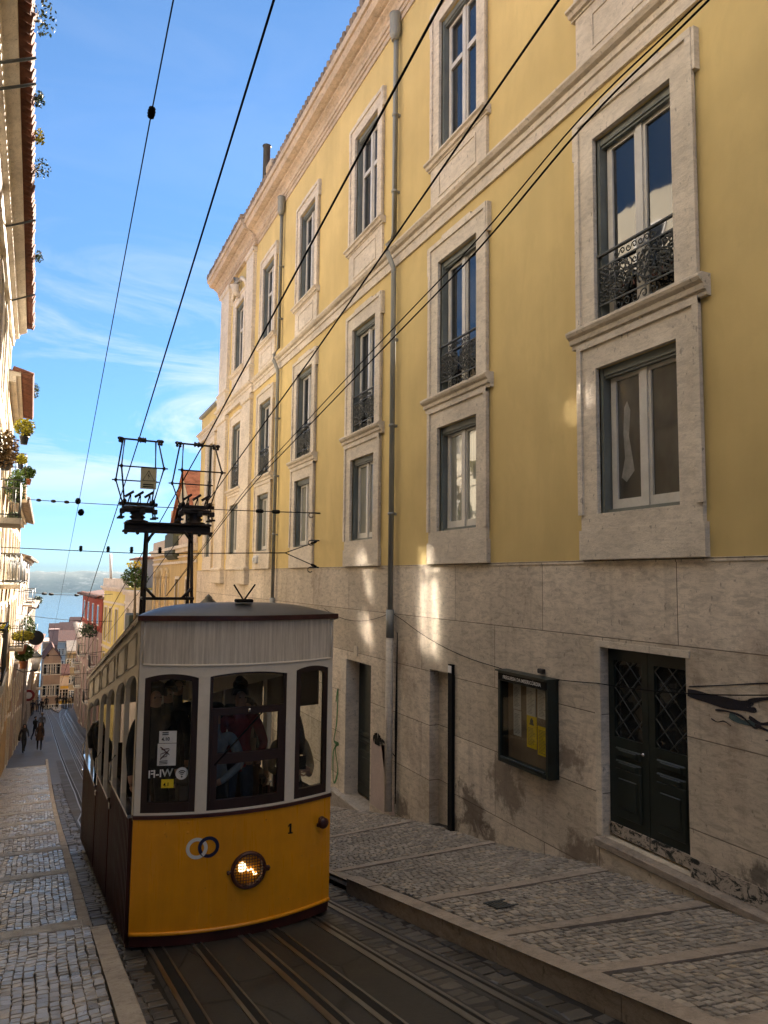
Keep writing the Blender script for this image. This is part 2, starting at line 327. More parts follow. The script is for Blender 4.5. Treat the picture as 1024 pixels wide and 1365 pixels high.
# ------------------------------------------------------------------ mesh building
class MB:
    def __init__(s): s.v = []; s.f = []; s.m = []; s.sm = []
    def add(s, verts, faces, mi=0, smooth=False):
        o = len(s.v); s.v += [tuple(v) for v in verts]
        for f in faces: s.f.append([i + o for i in f]); s.m.append(mi); s.sm.append(smooth)
        return s
    def box(s, x0, x1, y0, y1, z0, z1, mi=0):
        v = [(x, y, z) for x in (x0, x1) for y in (y0, y1) for z in (z0, z1)]
        return s.add(v, [(0, 1, 3, 2), (4, 6, 7, 5), (0, 4, 5, 1), (2, 3, 7, 6), (0, 2, 6, 4), (1, 5, 7, 3)], mi)
    def bbox(s, x0, x1, y0, y1, z0, z1, bev=0.01, mi=0):
        """box with chamfered edges"""
        bm = bmesh.new(); bmesh.ops.create_cube(bm, size=1)
        for v in bm.verts: v.co = Vector(((x0 + x1) / 2 + v.co.x * (x1 - x0), (y0 + y1) / 2 + v.co.y * (y1 - y0), (z0 + z1) / 2 + v.co.z * (z1 - z0)))
        bmesh.ops.bevel(bm, geom=bm.edges[:], offset=bev, segments=1, affect='EDGES', clamp_overlap=True)
        bm.verts.index_update()
        s.add([v.co.copy() for v in bm.verts], [[v.index for v in f.verts] for f in bm.faces], mi); bm.free(); return s
    def quad(s, a, b, c, d, mi=0): return s.add([a, b, c, d], [(0, 1, 2, 3)], mi)
    def obox(s, o, ux, uy, uz, mi=0):
        """box from corner o with edge vectors"""
        o, ux, uy, uz = map(Vector, (o, ux, uy, uz))
        v = [o + ux * a + uy * b + uz * c for a in (0, 1) for b in (0, 1) for c in (0, 1)]
        return s.add(v, [(0, 1, 3, 2), (4, 6, 7, 5), (0, 4, 5, 1), (2, 3, 7, 6), (0, 2, 6, 4), (1, 5, 7, 3)], mi)
    def tube(s, pts, r, n=6, mi=0, closed=False, caps=True):
        pts = [Vector(p) for p in pts]; L = len(pts)
        if L < 2: return s
        rs = r if isinstance(r, (list, tuple)) else [r] * L
        vs = []; up = Vector((0, 0, 1))
        for i, p in enumerate(pts):
            if closed: d = pts[(i + 1) % L] - pts[i - 1]
            else: d = pts[min(i + 1, L - 1)] - pts[max(i - 1, 0)]
            if d.length < 1e-9: d = Vector((0, 0, 1))
            d.normalize()
            u = up if abs(d.dot(up)) < 0.95 else Vector((1, 0, 0))
            a = d.cross(u).normalized(); b = d.cross(a).normalized()
            for k in range(n):
                t = 2 * math.pi * k / n
                vs.append(p + (a * math.cos(t) + b * math.sin(t)) * rs[i])
        fs = []
        for i in range(L if closed else L - 1):
            j = (i + 1) % L
            for k in range(n):
                q = (k + 1) % n
                fs.append((i * n + k, i * n + q, j * n + q, j * n + k))
        s.add(vs, fs, mi, True)
        if caps and not closed:
            o = len(s.v) - len(vs)
            s.f.append([o + k for k in range(n)]); s.m.append(mi); s.sm.append(False)
            s.f.append([o + (L - 1) * n + k for k in reversed(range(n))]); s.m.append(mi); s.sm.append(False)
        return s
    def lathe(s, c, prof, n=16, axis='Z', mi=0):
        """prof = [(radius, height)]"""
        c = Vector(c); vs = []
        for r, h in prof:
            for k in range(n):
                t = 2 * math.pi * k / n; a, b = r * math.cos(t), r * math.sin(t)
                vs.append(c + (Vector((a, b, h)) if axis == 'Z' else Vector((a, -h, b)) if axis == 'Y' else Vector((-h, a, b))))
        fs = [(i * n + k, i * n + (k + 1) % n, (i + 1) * n + (k + 1) % n, (i + 1) * n + k) for i in range(len(prof) - 1) for k in range(n)]
        s.add(vs, fs, mi, True)
        o = len(s.v) - len(vs)
        for row in (0, len(prof) - 1):
            if prof[row][0] > 1e-4: s.f.append([o + row * n + k for k in range(n)]); s.m.append(mi); s.sm.append(False)
        return s
    def ball(s, c, rx, ry, rz, n=10, mi=0):
        c = Vector(c); vs = []; R = max(4, n // 2 + 1)
        for i in range(R + 1):
            ph = math.pi * i / R
            for k in range(n):
                t = 2 * math.pi * k / n
                vs.append(c + Vector((rx * math.sin(ph) * math.cos(t), ry * math.sin(ph) * math.sin(t), rz * math.cos(ph))))
        return s.add(vs, [(i * n + k, i * n + (k + 1) % n, (i + 1) * n + (k + 1) % n, (i + 1) * n + k) for i in range(R) for k in range(n)], mi, True)
    def profile_y(s, prof, y0, y1, mi=0, cap=True, sy=None):
        """closed (x,z) outline swept along Y"""
        n = len(prof); v = [(x, y0, z) for x, z in prof] + [(x, y1, z) for x, z in prof]
        f = [(k, (k + 1) % n, n + (k + 1) % n, n + k) for k in range(n)]
        s.add(v, f, mi)
        if cap:
            o = len(s.v) - 2 * n
            s.f.append([o + k for k in range(n)]); s.m.append(mi); s.sm.append(False)
            s.f.append([o + n + k for k in reversed(range(n))]); s.m.append(mi); s.sm.append(False)
        return s
    def build(s, name, mats, parent=None, local=False, label=None, doublefix=False):
        me = bpy.data.meshes.new(name); me.from_pydata(s.v, [], s.f)
        if not isinstance(mats, (list, tuple)): mats = [mats]
        for m in mats: me.materials.append(m)
        me.polygons.foreach_set('material_index', s.m); me.polygons.foreach_set('use_smooth', s.sm)
        bm = bmesh.new(); bm.from_mesh(me)
        if doublefix: bmesh.ops.remove_doubles(bm, verts=bm.verts[:], dist=1e-5)
        bmesh.ops.recalc_face_normals(bm, faces=bm.faces[:]); bm.to_mesh(me); bm.free()
        me.update()
        o = bpy.data.objects.new(name, me); COL.objects.link(o)
        if parent is not None: attach(o, parent, local)
        if label: o['label'] = label
        return o
def world_of(o):
    if o.parent is None: return o.matrix_basis.copy()
    return world_of(o.parent) @ o.matrix_parent_inverse @ o.matrix_basis
def attach(o, parent, local=False):
    o.parent = parent
    if not local: o.matrix_parent_inverse = world_of(parent).inverted()
def tag(o, label, cat, group=None, kind=None):
    if label: o['label'] = label
    if cat: o['category'] = cat
    if group: o['group'] = group
    if kind: o['kind'] = kind
    return o
def thing(name, loc, label, cat, group=None, rz=0.0):
    o = bpy.data.objects.new(name, None); COL.objects.link(o); o.location = loc; o.rotation_euler = (0, 0, rz)
    o.empty_display_size = 0.2
    return tag(o, label, cat, group)
def struct(o, kind='structure', label=None):
    o['kind'] = kind
    if label: o['label'] = label
    return o
def copy_tree(o, parent=None):
    c = o.copy(); COL.objects.link(c)
    if parent is not None: c.parent = parent
    for ch in list(o.children): copy_tree(ch, c)
    return c
def text_mesh(name, txt, size, mat, parent, matrix, extrude=0.0006, align='CENTER', bold=0.0):
    cu = bpy.data.curves.new(name, 'FONT'); cu.body = txt; cu.size = size; cu.align_x = align; cu.align_y = 'CENTER'
    cu.extrude = extrude; cu.offset = bold; cu.resolution_u = 3
    t = bpy.data.objects.new(name + '_src', cu); COL.objects.link(t)
    bpy.context.view_layer.update()
    me = bpy.data.meshes.new_from_object(t.evaluated_get(bpy.context.evaluated_depsgraph_get()))
    bpy.data.objects.remove(t)
    me.name = name; me.materials.clear(); me.materials.append(mat)
    me.transform(matrix)
    o = bpy.data.objects.new(name, me); COL.objects.link(o)
    if parent is not None: attach(o, parent)
    return o
# ------------------------------------------------------------------ the yellow townhouse on the right
D = 6.0
ybld = thing('yellow_townhouse', (D, 12.0, road_z(12.0)), 'long four-storey yellow townhouse with stone ground floor, lining the right side of the street', 'building')

def wall_x(mb, X, ya, yb, za, zb, holes, depth, mi=0, mi_reveal=0, out=-1):
    """wall sheet in the plane X with rectangular holes; reveals run 'depth' away from the street"""
    ys = sorted({ya, yb, *[h[0] for h in holes], *[h[1] for h in holes]}); zs = sorted({za, zb, *[h[2] for h in holes], *[h[3] for h in holes]})
    ys = [y for y in ys if ya <= y <= yb]; zs = [z for z in zs if za <= z <= zb]
    for i in range(len(ys) - 1):
        for j in range(len(zs) - 1):
            cy, cz = (ys[i] + ys[i + 1]) / 2, (zs[j] + zs[j + 1]) / 2
            if any(h[0] < cy < h[1] and h[2] < cz < h[3] for h in holes): continue
            mb.quad((X, ys[i], zs[j]), (X, ys[i + 1], zs[j]), (X, ys[i + 1], zs[j + 1]), (X, ys[i], zs[j + 1]), mi)
    Xd = X - out * depth
    for y0, y1, z0, z1 in holes:
        y0, y1, z0, z1 = max(y0, ya), min(y1, yb), max(z0, za), min(z1, zb)
        mb.quad((X, y0, z0), (Xd, y0, z0), (Xd, y0, z1), (X, y0, z1), mi_reveal)
        mb.quad((X, y1, z0), (Xd, y1, z0), (Xd, y1, z1), (X, y1, z1), mi_reveal)
        mb.quad((X, y0, z0), (Xd, y0, z0), (Xd, y1, z0), (X, y1, z0), mi_reveal)
        mb.quad((X, y0, z1), (Xd, y0, z1), (Xd, y1, z1), (X, y1, z1), mi_reveal)
COLS = [6.26, 10.26, 14.22, 18.24, 22.1, 25.95]
HW = 0.63
ROWS = [(0.80, 2.57), (3.14, 5.5), (7.45, 10.0)]
YN, YPAV, YEND, YLOW = -9.0, 23.6, 29.1, 32.85
ZB = 0.24
DEPTH = 0.34

# stone ground floor
DOORS = [(5.66, 6.93, -2.93, -0.775), (13.68, 15.30, -4.62, -1.74)]
NICHE = (10.35, 11.2, -4.3, -1.52)
mb = MB(); wall_x(mb, D, YN, YLOW, -11.0, ZB, DOORS + [NICHE], DEPTH)
mb.quad((D, YN, -11), (D + 9, YN, -11), (D + 9, YN, ZB), (D, YN, ZB)); mb.quad((D, YLOW, -11), (D + 9, YLOW, -11), (D + 9, YLOW, ZB), (D, YLOW, ZB))
mb.build('stone_base', M['stone_base'], ybld)
mb = MB(); mb.box(D - 0.012, D + 0.05, YN, YLOW, ZB - 0.03, ZB + 0.012)
mb.build('base_band', M['stone_base'], ybld)
# stucco wall, upper floors, and the lower wing behind it
holes = [(c - HW, c + HW, a, b) for c in COLS for a, b in ROWS]
mb = MB(); wall_x(mb, D, YN, YEND, ZB, 11.35, holes, DEPTH)
mb.quad((D, YN, ZB), (D + 9, YN, ZB), (D + 9, YN, 11.35), (D, YN, 11.35)); mb.quad((D, YEND, ZB), (D + 9, YEND, ZB), (D + 9, YEND, 11.35), (D, YEND, 11.35))
mb.quad((D + 9, YN, -11), (D + 9, YLOW, -11), (D + 9, YLOW, 6), (D + 9, YN, 6)); mb.quad((D + 9, YN, 6), (D + 9, YEND, 6), (D + 9, YEND, 11.35), (D + 9, YN, 11.35))
mb.build('stucco_wall', M['stucco'], ybld)
wc = 30.55; WH = 0.55
mb = MB(); wall_x(mb, D + 0.02, YEND, YLOW, ZB, 7.0, [(wc - WH, wc + WH, a, b) for a, b in ROWS[:2]], DEPTH)
mb.quad((D, YLOW, ZB), (D + 9, YLOW, ZB), (D + 9, YLOW, 7), (D, YLOW, 7))
mb.build('wing_wall', M['stucco'], ybld)

def moulding(y0, y1, prof, name, mat, extra=None):
    mb = MB(); mb.profile_y(prof, y0, y1)
    if extra: extra(mb)
    o = mb.build(name, mat, ybld); o['kind'] = 'stuff' if mb.f and len(mb.f) > 30 and name != 'green_graffiti' else ''
    if not o['kind']: del o['kind']
    return o
def out_prof(steps, X=D, back=0.12):
    """steps = [(z, projection)] from bottom to top"""
    return [(X - p, z) for z, p in steps] + [(X + back, steps[-1][0]), (X + back, steps[0][0])]
# string course
SC1 = [(6.13, 0.04), (6.31, 0.04), (6.32, 0.07), (6.40, 0.075), (6.42, 0.13), (6.47, 0.17), (6.50, 0.17), (6.53, 0.14)]
moulding(YN, YPAV, out_prof(SC1), 'string_course', M['stone_trim'])
moulding(YPAV, YEND, out_prof([(z, p + 0.07) for z, p in SC1]), 'string_course', M['stone_trim'])
moulding(YEND, YLOW + 0.15, out_prof([(z - 0.25, p + 0.05) for z, p in SC1]), 'string_course', M['stone_trim'])
mb = MB(); mb.profile_y(out_prof([(6.98, 0.02), (7.0, 0.12), (7.07, 0.14), (7.1, 0.12)]), YEND + 0.3, YLOW + 0.1)
mb.build('wing_eave', M['zinc'], ybld)
# cornice
CO = [(11.22, 0.03), (11.34, 0.03), (11.345, 0.06), (11.43, 0.06), (11.435, 0.09), (11.52, 0.10), (11.58, 0.16), (11.62, 0.24), (11.66, 0.24), (11.665, 0.30), (11.70, 0.42), (11.80, 0.47), (11.84, 0.47), (11.845, 0.52), (11.98, 0.54), (12.0, 0.50)]
moulding(YN, YPAV, out_prof(CO, back=0.4), 'cornice', M['cornice'])
moulding(YPAV, YEND + 0.25, out_prof([(z, p + 0.10) for z, p in CO], back=0.4), 'cornice', M['cornice'])
# eave: course of barrel tiles seen from below, above the cornice
mb = MB(); y = YN + 0.1
while y < YEND + 0.3:
    mb.tube([(D - 0.53 - (0.1 if y > YPAV else 0) - rnd.uniform(0, .03), y, 12.06 + rnd.uniform(-.015, .015)), (D + 0.6, y, 12.42)], 0.085, 7)
    y += 0.205 + rnd.uniform(-.012, .012)
e = mb.build('eave_tiles', M['old_tile'], ybld); e['kind'] = 'stuff'
mb = MB()
mb.quad((D - 0.46, YN, 12.13), (D - 0.46, YEND + .3, 12.13), (D + 4.5, YEND + .3, 14.0), (D + 4.5, YN, 14.0)); mb.quad((D + 9, YN, 12.1), (D + 9, YEND + .3, 12.1), (D + 4.5, YEND + .3, 14.0), (D + 4.5, YN, 14.0))
mb.add([(D - .45, YN, 12.1), (D + 9, YN, 12.1), (D + 4.5, YN, 14)], [(0, 1, 2)]); mb.add([(D - .45, YEND + .3, 12.1), (D + 9, YEND + .3, 12.1), (D + 4.5, YEND + .3, 14)], [(0, 1, 2)])
mb.quad((D - .45, YN, 12.08), (D - .45, YEND + .3, 12.08), (D + 9, YEND + .3, 12.08), (D + 9, YN, 12.08))
mb.quad((D, YEND + .25, 7.0), (D, YLOW, 7.0), (D + 9, YLOW, 7.4), (D + 9, YEND + .25, 7.4))
mb.build('roof', M['tile'], ybld)
for yy in (20.2, 25.6, 28.3):   # blocks along the roof edge
    mb = MB(); mb.bbox(D - 0.58, D - 0.1, yy, yy + 0.55, 12.1, 12.32, 0.03); mb.build('roof_block', M['cornice'], ybld)
p0 = atY(355, 230, 24.5); mb = MB(); mb.lathe((p0.x, p0.y, 12.2), [(0.13, 0), (0.13, p0.z - 12.2 + 0.95), (0.16, p0.z - 12.2 + 0.96), (0.16, p0.z - 12.2 + 1.0), (0.02, p0.z - 12.2 + 1.05)], 10)
mb.build('flue', M['iron'], ybld)
# pilasters
def pilaster(y0, y1, z0, z1, pr, name='pilaster'):
    mb = MB()
    mb.bbox(D - pr, D + 0.06, y0, y1, z0 + 0.55, z1 - 0.2, 0.015)
    mb.bbox(D - pr - 0.05, D + 0.06, y0 - 0.04, y1 + 0.04, z0, z0 + 0.5, 0.02)
    mb.bbox(D - pr - 0.08, D + 0.06, y0 - 0.06, y1 + 0.06, z0 + 0.46, z0 + 0.57, 0.02)
    mb.bbox(D - pr - 0.06, D + 0.06, y0 - 0.05, y1 + 0.05, z1 - 0.22, z1 - 0.02, 0.03)
    return mb.build(name, M['stone_trim'], ybld)
for a, b in ((23.75, 24.85), (27.45, 28.95)):
    pilaster(a, b, -0.25, 6.12, 0.12); pilaster(a + 0.05, b - 0.1, 6.55, 11.24, 0.13)
mb = MB()   # scroll keystone over the window of the end bay
mb.tube([(D - 0.06, 25.95, 10.2), (D - 0.2, 25.95, 10.35), (D - 0.26, 25.95, 10.6), (D - 0.2, 25.95, 10.8), (D - 0.08, 25.95, 10.85)], [0.10, 0.14, 0.17, 0.15, 0.08], 8)
for s_ in (-1, 1): mb.tube([(D - .08, 25.95 + s_ * .25, 10.75), (D - .12, 25.95 + s_ * .55, 10.7), (D - .1, 25.95 + s_ * .95, 10.45), (D - .06, 25.95 + s_ * 1.05, 10.2)], [.07, .08, .07, .05], 7)
mb.build('keystone', M['stone_trim'], ybld)

# ---- windows.  each: surround mesh (the part) > casement, pane (two or four), jamb, sill, railing
def surround(mb, c, hw, z0, z1, w=0.29, pr=0.055, ears=False, top=0.33):
    X0, X1 = D - pr, D + 0.10
    mb.box(X0, X1, c - hw - w, c - hw, z0, z1); mb.box(X0, X1, c + hw, c + hw + w, z0, z1)
    mb.box(X0, X1, c - hw - w, c + hw + w, z1 + 0.0005, z1 + top)
    e_ = 0.03   # outer fillet
    mb.box(X0 - 0.028, X0 + 0.01, c - hw - w - e_, c - hw - w + 0.05, z0, z1 + top); mb.box(X0 - 0.028, X0 + 0.01, c + hw + w - 0.05, c + hw + w + e_, z0, z1 + top)
    mb.box(X0 - 0.030, X0 + 0.01, c - hw - w - e_, c + hw + w + e_, z1 + top - 0.05, z1 + top + e_)
    if ears:
        for s_ in (-1, 1):
            y = c + s_ * (hw + w); mb.box(X0 - 0.020, X1, min(y, y + s_ * .07), max(y, y + s_ * .07), z1 - 0.12, z1 + top + 0.02)
        mb.box(X0 - 0.015, X1, c - hw * 0.75, c + hw * 0.75, z1 + top + 0.028, z1 + top + 0.085)
def casement(mb, c, hw, z0, z1, X, transom=None):
    fw = 0.085
    def leaf(a, b):
        mb.box(X, X + .05, a, a + fw, z0, z1); mb.box(X, X + .05, b - fw, b, z0, z1)
        mb.box(X + .001, X + .049, a + fw, b - fw, z0, z0 + fw * 1.35); mb.box(X + .001, X + .049, a + fw, b - fw, z1 - fw, z1)
        if transom: mb.box(X - .012, X + .049, a + fw, b - fw, transom - .045, transom + .045)
    leaf(c - hw + .04, c - .005); leaf(c + .005, c + hw - .04)
    mb.box(X - .022, X + .02, c - .05, c + .05, z0, z1)
def spiral(c_y, c_z, r0, turns, start, flip=1, n=16):
    return [(0, c_y + flip * math.cos(start + t * turns * 2 * math.pi) * r0 * (1 - t * 0.8), c_z + math.sin(start + t * turns * 2 * math.pi) * r0 * (1 - t * 0.8)) for t in [k / n for k in range(n + 1)]]
def railing_mesh(w, h):
    """cast-iron balcony front, width w, height h, in the YZ plane, centred on y=0, foot z=0"""
    mb = MB(); hw = w / 2; r = 0.0115
    mb.bbox(-0.022, 0.022, -hw, hw, h - 0.03, h, 0.006)
    for z in (h * 0.80, h * 0.24, 0.03): mb.box(-0.008, 0.008, -hw, hw, z - 0.009, z + 0.009)
    for y in (-hw + .012, hw - .012): mb.box(-0.011, 0.011, y - .011, y + .011, 0, h)
    # small scroll friezes top and bottom
    for zc, hh in ((h * 0.885, h * 0.055), (h * 0.135, h * 0.075)):
        k = int(w * 0.55 / (hh * 1.9)); st = w * 0.55 / max(1, k)
        for i in range(k):
            y = -w * 0.275 + st * (i + 0.5)
            mb.tube(spiral(y, zc, hh, 1.15, (0 if i % 2 else math.pi), 1, 10), r * .8, 4)
    # central panel: mirrored C and S scrolls
    zc = h * 0.52; ph = h * 0.26
    for s_ in (-1, 1):
        for v_ in (-1, 1):
            for (fy, fz, rr, tn, st) in ((0.40, 0.55, 0.40, 1.3, 0.4), (0.36, 0.05, 0.30, 1.1, 2.2), (0.24, 0.62, 0.34, 1.25, 1.2), (0.20, 0.18, 0.30, 1.4, 3.3), (0.09, 0.50, 0.36, 1.2, 2.0), (0.44, 0.9, 0.16, 1.0, 0.0), (0.30, 0.95, 0.16, 1.0, 1.5), (0.05, 0.1, 0.22, 1.0, 0.8), (0.45, 0.3, 0.24, 1.2, 1.0), (0.30, 0.42, 0.22, 1.0, 4.0), (0.16, 0.78, 0.2, 1.1, 0.3), (0.12, 0.3, 0.2, 1.1, 5.0), (0.40, 0.78, 0.2, 1.0, 2.0), (0.24, 0.3, 0.16, 1.0, 1.0)):
                pts = spiral(s_ * fy * w, zc + v_ * fz * ph, rr * ph, tn, st, s_, 13)
                if v_ < 0: pts = [(p[0], p[1], 2 * (zc - fz * ph) - p[2]) for p in pts]
                mb.tube(pts, r, 4)
            rr_ = random.Random(5)
            for _ in range(16):
                pts = spiral(s_ * rr_.uniform(.04, .46) * w, zc + v_ * rr_.uniform(.05, .95) * ph, rr_.uniform(.10, .2) * ph, rr_.uniform(.8, 1.4), rr_.uniform(0, 6), s_, 9); mb.tube(pts, r * .85, 4)
            mb.tube([(0, s_ * w * .47, zc + v_ * ph * .9), (0, s_ * w * .33, zc + v_ * ph * .35), (0, s_ * w * .15, zc + v_ * ph * .8), (0, 0, zc + v_ * ph * .15)], r, 4)
    return mb
rail_me = None
def win_part(c, hw, row, kind):
    global rail_me
    z0, z1 = ROWS[row]
    mb = MB()
    if row == 0:
        surround(mb, c, hw, z0, z1)
        mb.box(D - .055, D + .1, c - hw - .29, c + hw + .29, z0 - 0.19, z0 - .0005)
        mb.box(D - .07, D + .1, c - hw - .32, c + hw + .32, ZB + .014, z0 - 0.192)
    elif row == 1: surround(mb, c, hw, z0, z1, ears=True)
    else: surround(mb, c, hw, z0, z1, w=0.26, ears=True, top=0.28)
    w = mb.build('window', M['stone_trim'], ybld)
    Xc = D + 0.115
    mb = MB(); casement(mb, c, hw - .035, z0 + (0.05 if row == 0 else 0.02), z1 - .09, Xc, 9.05 if row == 2 else None); mb.build('casement', M['white_wood'], w)
    mb = MB()   # grey-green outer box
    mb.box(D + .02, D + .30, c - hw + .001, c - hw + .05, z0 + .001, z1 - .001); mb.box(D + .02, D + .30, c + hw - .05, c + hw - .001, z0 + .001, z1 - .001)
    mb.box(D + .03, D + .30, c - hw + .05, c + hw - .05, z1 - .10, z1 - .001); mb.box(D + .05, D + .11, c - hw + .05, c + hw - .05, z1 - .13, z1 - .10)
    mb.box(D + .06, D + .27, c - hw + .05, c + hw - .05, z0 + .001, z0 + (.05 if row == 0 else .02)); mb.build('outer_frame', M['jamb'], w)
    for s_ in (-1, 1):
        mb = MB(); a, b = (c - hw + .12, c - .06) if s_ < 0 else (c + .06, c + hw - .12)
        mb.quad((Xc + .025, a, z0 + .1), (Xc + .025, b, z0 + .1), (Xc + .025, b, z1 - .15), (Xc + .025, a, z1 - .15)); mb.build('pane', M[kind], w)
    if row == 0 or row == 1:
        zt = 3.14 if row == 0 else None
        if row == 0:   # moulded sill between the two lower windows
            mb = MB(); pf = out_prof([(2.905, .06), (2.96, .065), (2.965, .10), (3.02, .11), (3.05, .15), (3.085, .17), (3.11, .17), (3.115, .14), (3.135, .13)], back=0.02)
            mb.profile_y(pf, c - hw - .42, c + hw + .42); mb.build('sill', M['stone_trim'], w)
        if row == 1:
            if rail_me is None:
                o = railing_mesh(2 * HW - .02, 0.84).build('railing', M['iron']); rail_me = o.data
            else:
                o = bpy.data.objects.new('railing', rail_me); COL.objects.link(o); o.scale = (1, hw / HW, 1)
            o.location = (D, c, 3.145); attach(o, w)
    if row == 2:
        mb = MB(); mb.profile_y(out_prof([(7.30, .07), (7.33, .07), (7.335, .11), (7.38, .13), (7.40, .17), (7.43, .17), (7.448, .13)], back=.02), c - hw - .36, c + hw + .36); mb.build('sill', M['stone_trim'], w)
        mb = MB(); mb.box(D - .05, D + .05, c - hw - .29, c + hw + .29, 6.532, 7.302)
        for (a, b, e, f) in ((c - .62, c - .58, 6.68, 7.18), (c + .58, c + .62, 6.68, 7.18), (c - .58, c + .58, 6.68, 6.72), (c - .58, c + .58, 7.14, 7.18)): mb.box(D - .066, D - .04, a, b, e, f)
        mb.build('apron', M['stone_trim'], w)
    return w
for i, c in enumerate(COLS):
    w0_ = win_part(c, HW, 0, 'pane_dusty' if i == 0 else 'curtain')
    if i == 0:      # torn sheet hanging inside the near window
        mb = MB(); q = [(6.62, 2.05), (6.57, 2.12), (6.52, 2.0), (6.55, 1.7), (6.5, 1.45), (6.47, 1.28), (6.60, 1.16), (6.68, 1.22), (6.62, 1.45), (6.64, 1.75)]
        mb.add([(D + .137, y, z) for y, z in q], [tuple(range(len(q)))]); mb.build('torn_sheet', M['dim_sheet'], w0_)
    win_part(c, HW, 1, 'pane'); win_part(c, HW, 2, 'pane')
for r_ in (0, 1): win_part(wc, WH, r_, 'curtain' if r_ == 0 else 'pane')

# ---- doors
def lattice(mb, X, ya, yb, za, zb, step=0.25, r=0.008):
    W, H = yb - ya, zb - za
    k = -H
    while k < W:
        for sgn in (0, 1):
            a0 = max(0, k); a1 = min(W, k + H)
            if a1 > a0:
                z0_, z1_ = a0 - k, a1 - k
                p, q = ((X, ya + a0, za + z0_), (X, ya + a1, za + z1_)) if sgn == 0 else ((X, ya + a0, zb - z0_), (X, ya + a1, zb - z1_))
                mb.tube([p, q], r, 4)
        k += step
def door_leaf(name, X, ya, yb, za, zb, lat=True):
    mb = MB(); fr = 0.09; zm = za + (zb - za) * 0.5
    mb.box(X, X + .045, ya, yb, za, zb) if not lat else mb.box(X, X + .045, ya, yb, za, zm + .05)
    if lat:
        mb.box(X, X + .045, ya, ya + fr, zm + .05, zb); mb.box(X, X + .045, yb - fr, yb, zm + .05, zb)
        mb.box(X, X + .045, ya + fr, yb - fr, zb - .13, zb)
    # raised panels
    for (z0, z1) in ((za + .22, za + .22 + (zm - za) * .52), (zm - .30, zm - .20), (zm - .16, zm - .06)):
        mb.bbox(X - .022, X + .01, ya + fr + .02, yb - fr - .02, z0, z1, .014)
        mb.bbox(X - .034, X - .01, ya + fr + .08, yb - fr - .08, z0 + (z1 - z0) * .2, z1 - (z1 - z0) * .2, .008)
    d = mb.build(name, M['green_door'], ybld)
    if lat:
        mb = MB(); lattice(mb, X + .015, ya + fr, yb - fr, zm + .05, zb - .13); mb.build('grille', M['iron'], d)
        mb = MB(); mb.quad((X + .04, ya + fr, zm + .05), (X + .04, yb - fr, zm + .05), (X + .04, yb - fr, zb - .13), (X + .04, ya + fr, zb - .13)); mb.build('pane', M['pane'], d)
    return d
for (a, b) in ((5.67, 6.29), (6.30, 6.92)):
    d = door_leaf('door', D + .10, a, b, -2.90, -.79)
    mb = MB(); mb.box(D + .085, D + .1, a + .005, b - .005, -2.9, -2.77); mb.build('kick_strip', M['peeled'], d)
    if a > 6: 
        mb = MB(); mb.ball((D + .07, a + .05, -1.9), .02, .02, .02, 8); mb.build('knob', M['steel'], d)
mb = MB(); mb.box(D - .015, D + .06, 6.935, 7.03, -2.93, -.70); mb.box(D - .015, D + .06, 5.6, 6.9345, -.774, -.70); mb.build('door_surround', M['stone_trim'], ybld)
d = door_leaf('door', D + .29, 13.72, 14.98, -4.55, -1.78, False)
mb = MB(); mb.box(D - .02, D + .3, 14.98, 15.29, -4.62, -1.745); mb.build('door_jamb', M['stone_trim'], ybld)
mb = MB(); mb.bbox(D - .16, D + .3, 13.5, 15.6, -4.95, -4.58, .02); mb.build('threshold', M['stone_kerb'], ybld)
mb = MB(); mb.bbox(D - .12, D + .2, 4.2, 6.97, -3.03, -2.935, .015); mb.build('ledge', M['stone_strip'], ybld)
mb = MB(); mb.box(D - .09, D + .2, 4.2, 6.95, -3.6, -3.031); mb.build('ledge_base', M['stone_base'], ybld)
mb = MB()   # peeled plaster strip above the ledge
mb.box(D - .006, D + .02, 4.2, 5.655, -2.93, -2.74); mb.build('peeled_strip', M['peeled'], ybld)
mb = MB(); mb.box(D + .18, D + .34, 10.35, 11.2, -4.3, -1.52); mb.build('blocked_doorway', M['stone_base'], ybld)
mb = MB(); mb.box(D - .05, D + .17, 10.36, 10.49, -4.02, -1.36); mb.build('dark_conduit', M['black'], ybld)
mb = MB(); mb.box(D - .06, D - .0505, 10.375, 10.475, -1.49, -1.38); mb.build('number_plate', M['sign_white'], ybld)
mb = MB(); mb.box(D - .02, D + .02, 14.38, 14.56, -1.62, -1.42); mb.build('number_plate', M['stone_trim'], ybld)
# drainpipes
def drainpipe(y, ztop, zstep, zmid, zbot, box):
    mb = MB(); r = .052
    mb.tube([(D - .10, y, ztop - .5), (D - .10, y, 6.75), (D - .24, y, 6.5), (D - .24, y, 6.35), (D - .10, y, 6.05), (D - .10, y, zmid)], r, 10)
    d = mb.build('drainpipe', M['zinc'], ybld)
    mb = MB(); mb.lathe((D - .12, y, ztop - .55), [(.075, 0), (.10, .12), (.115, .15), (.115, .52), (.125, .53), (.125, .57), (.1, .57)], 12); mb.build('hopper', M['zinc'], d)
    for z in (9.2, 7.6, 4.6, 2.9, 1.2):
        mb = MB(); mb.lathe((D - .10, y, z), [(r, 0), (r + .014, .005), (r + .014, .05), (r, .055)], 12); mb.box(D - .06, D + .02, y - .03, y + .03, z, z + .05); mb.build('pipe_collar', M['zinc'], d)
    mb = MB()
    mb.tube([(D - .10, y, zmid + .02), (D - .10, y, zmid - .5)], r + .025, 10)
    mb.tube([(D - .10, y, zmid - .5), (D - .10, y, zbot)], r + .02, 10, 1)
    mb.build('pipe_foot', [M['zinc'], M['stone_trim']], d)
drainpipe(12.6, 11.35, 6.3, -0.6, -4.25, True)
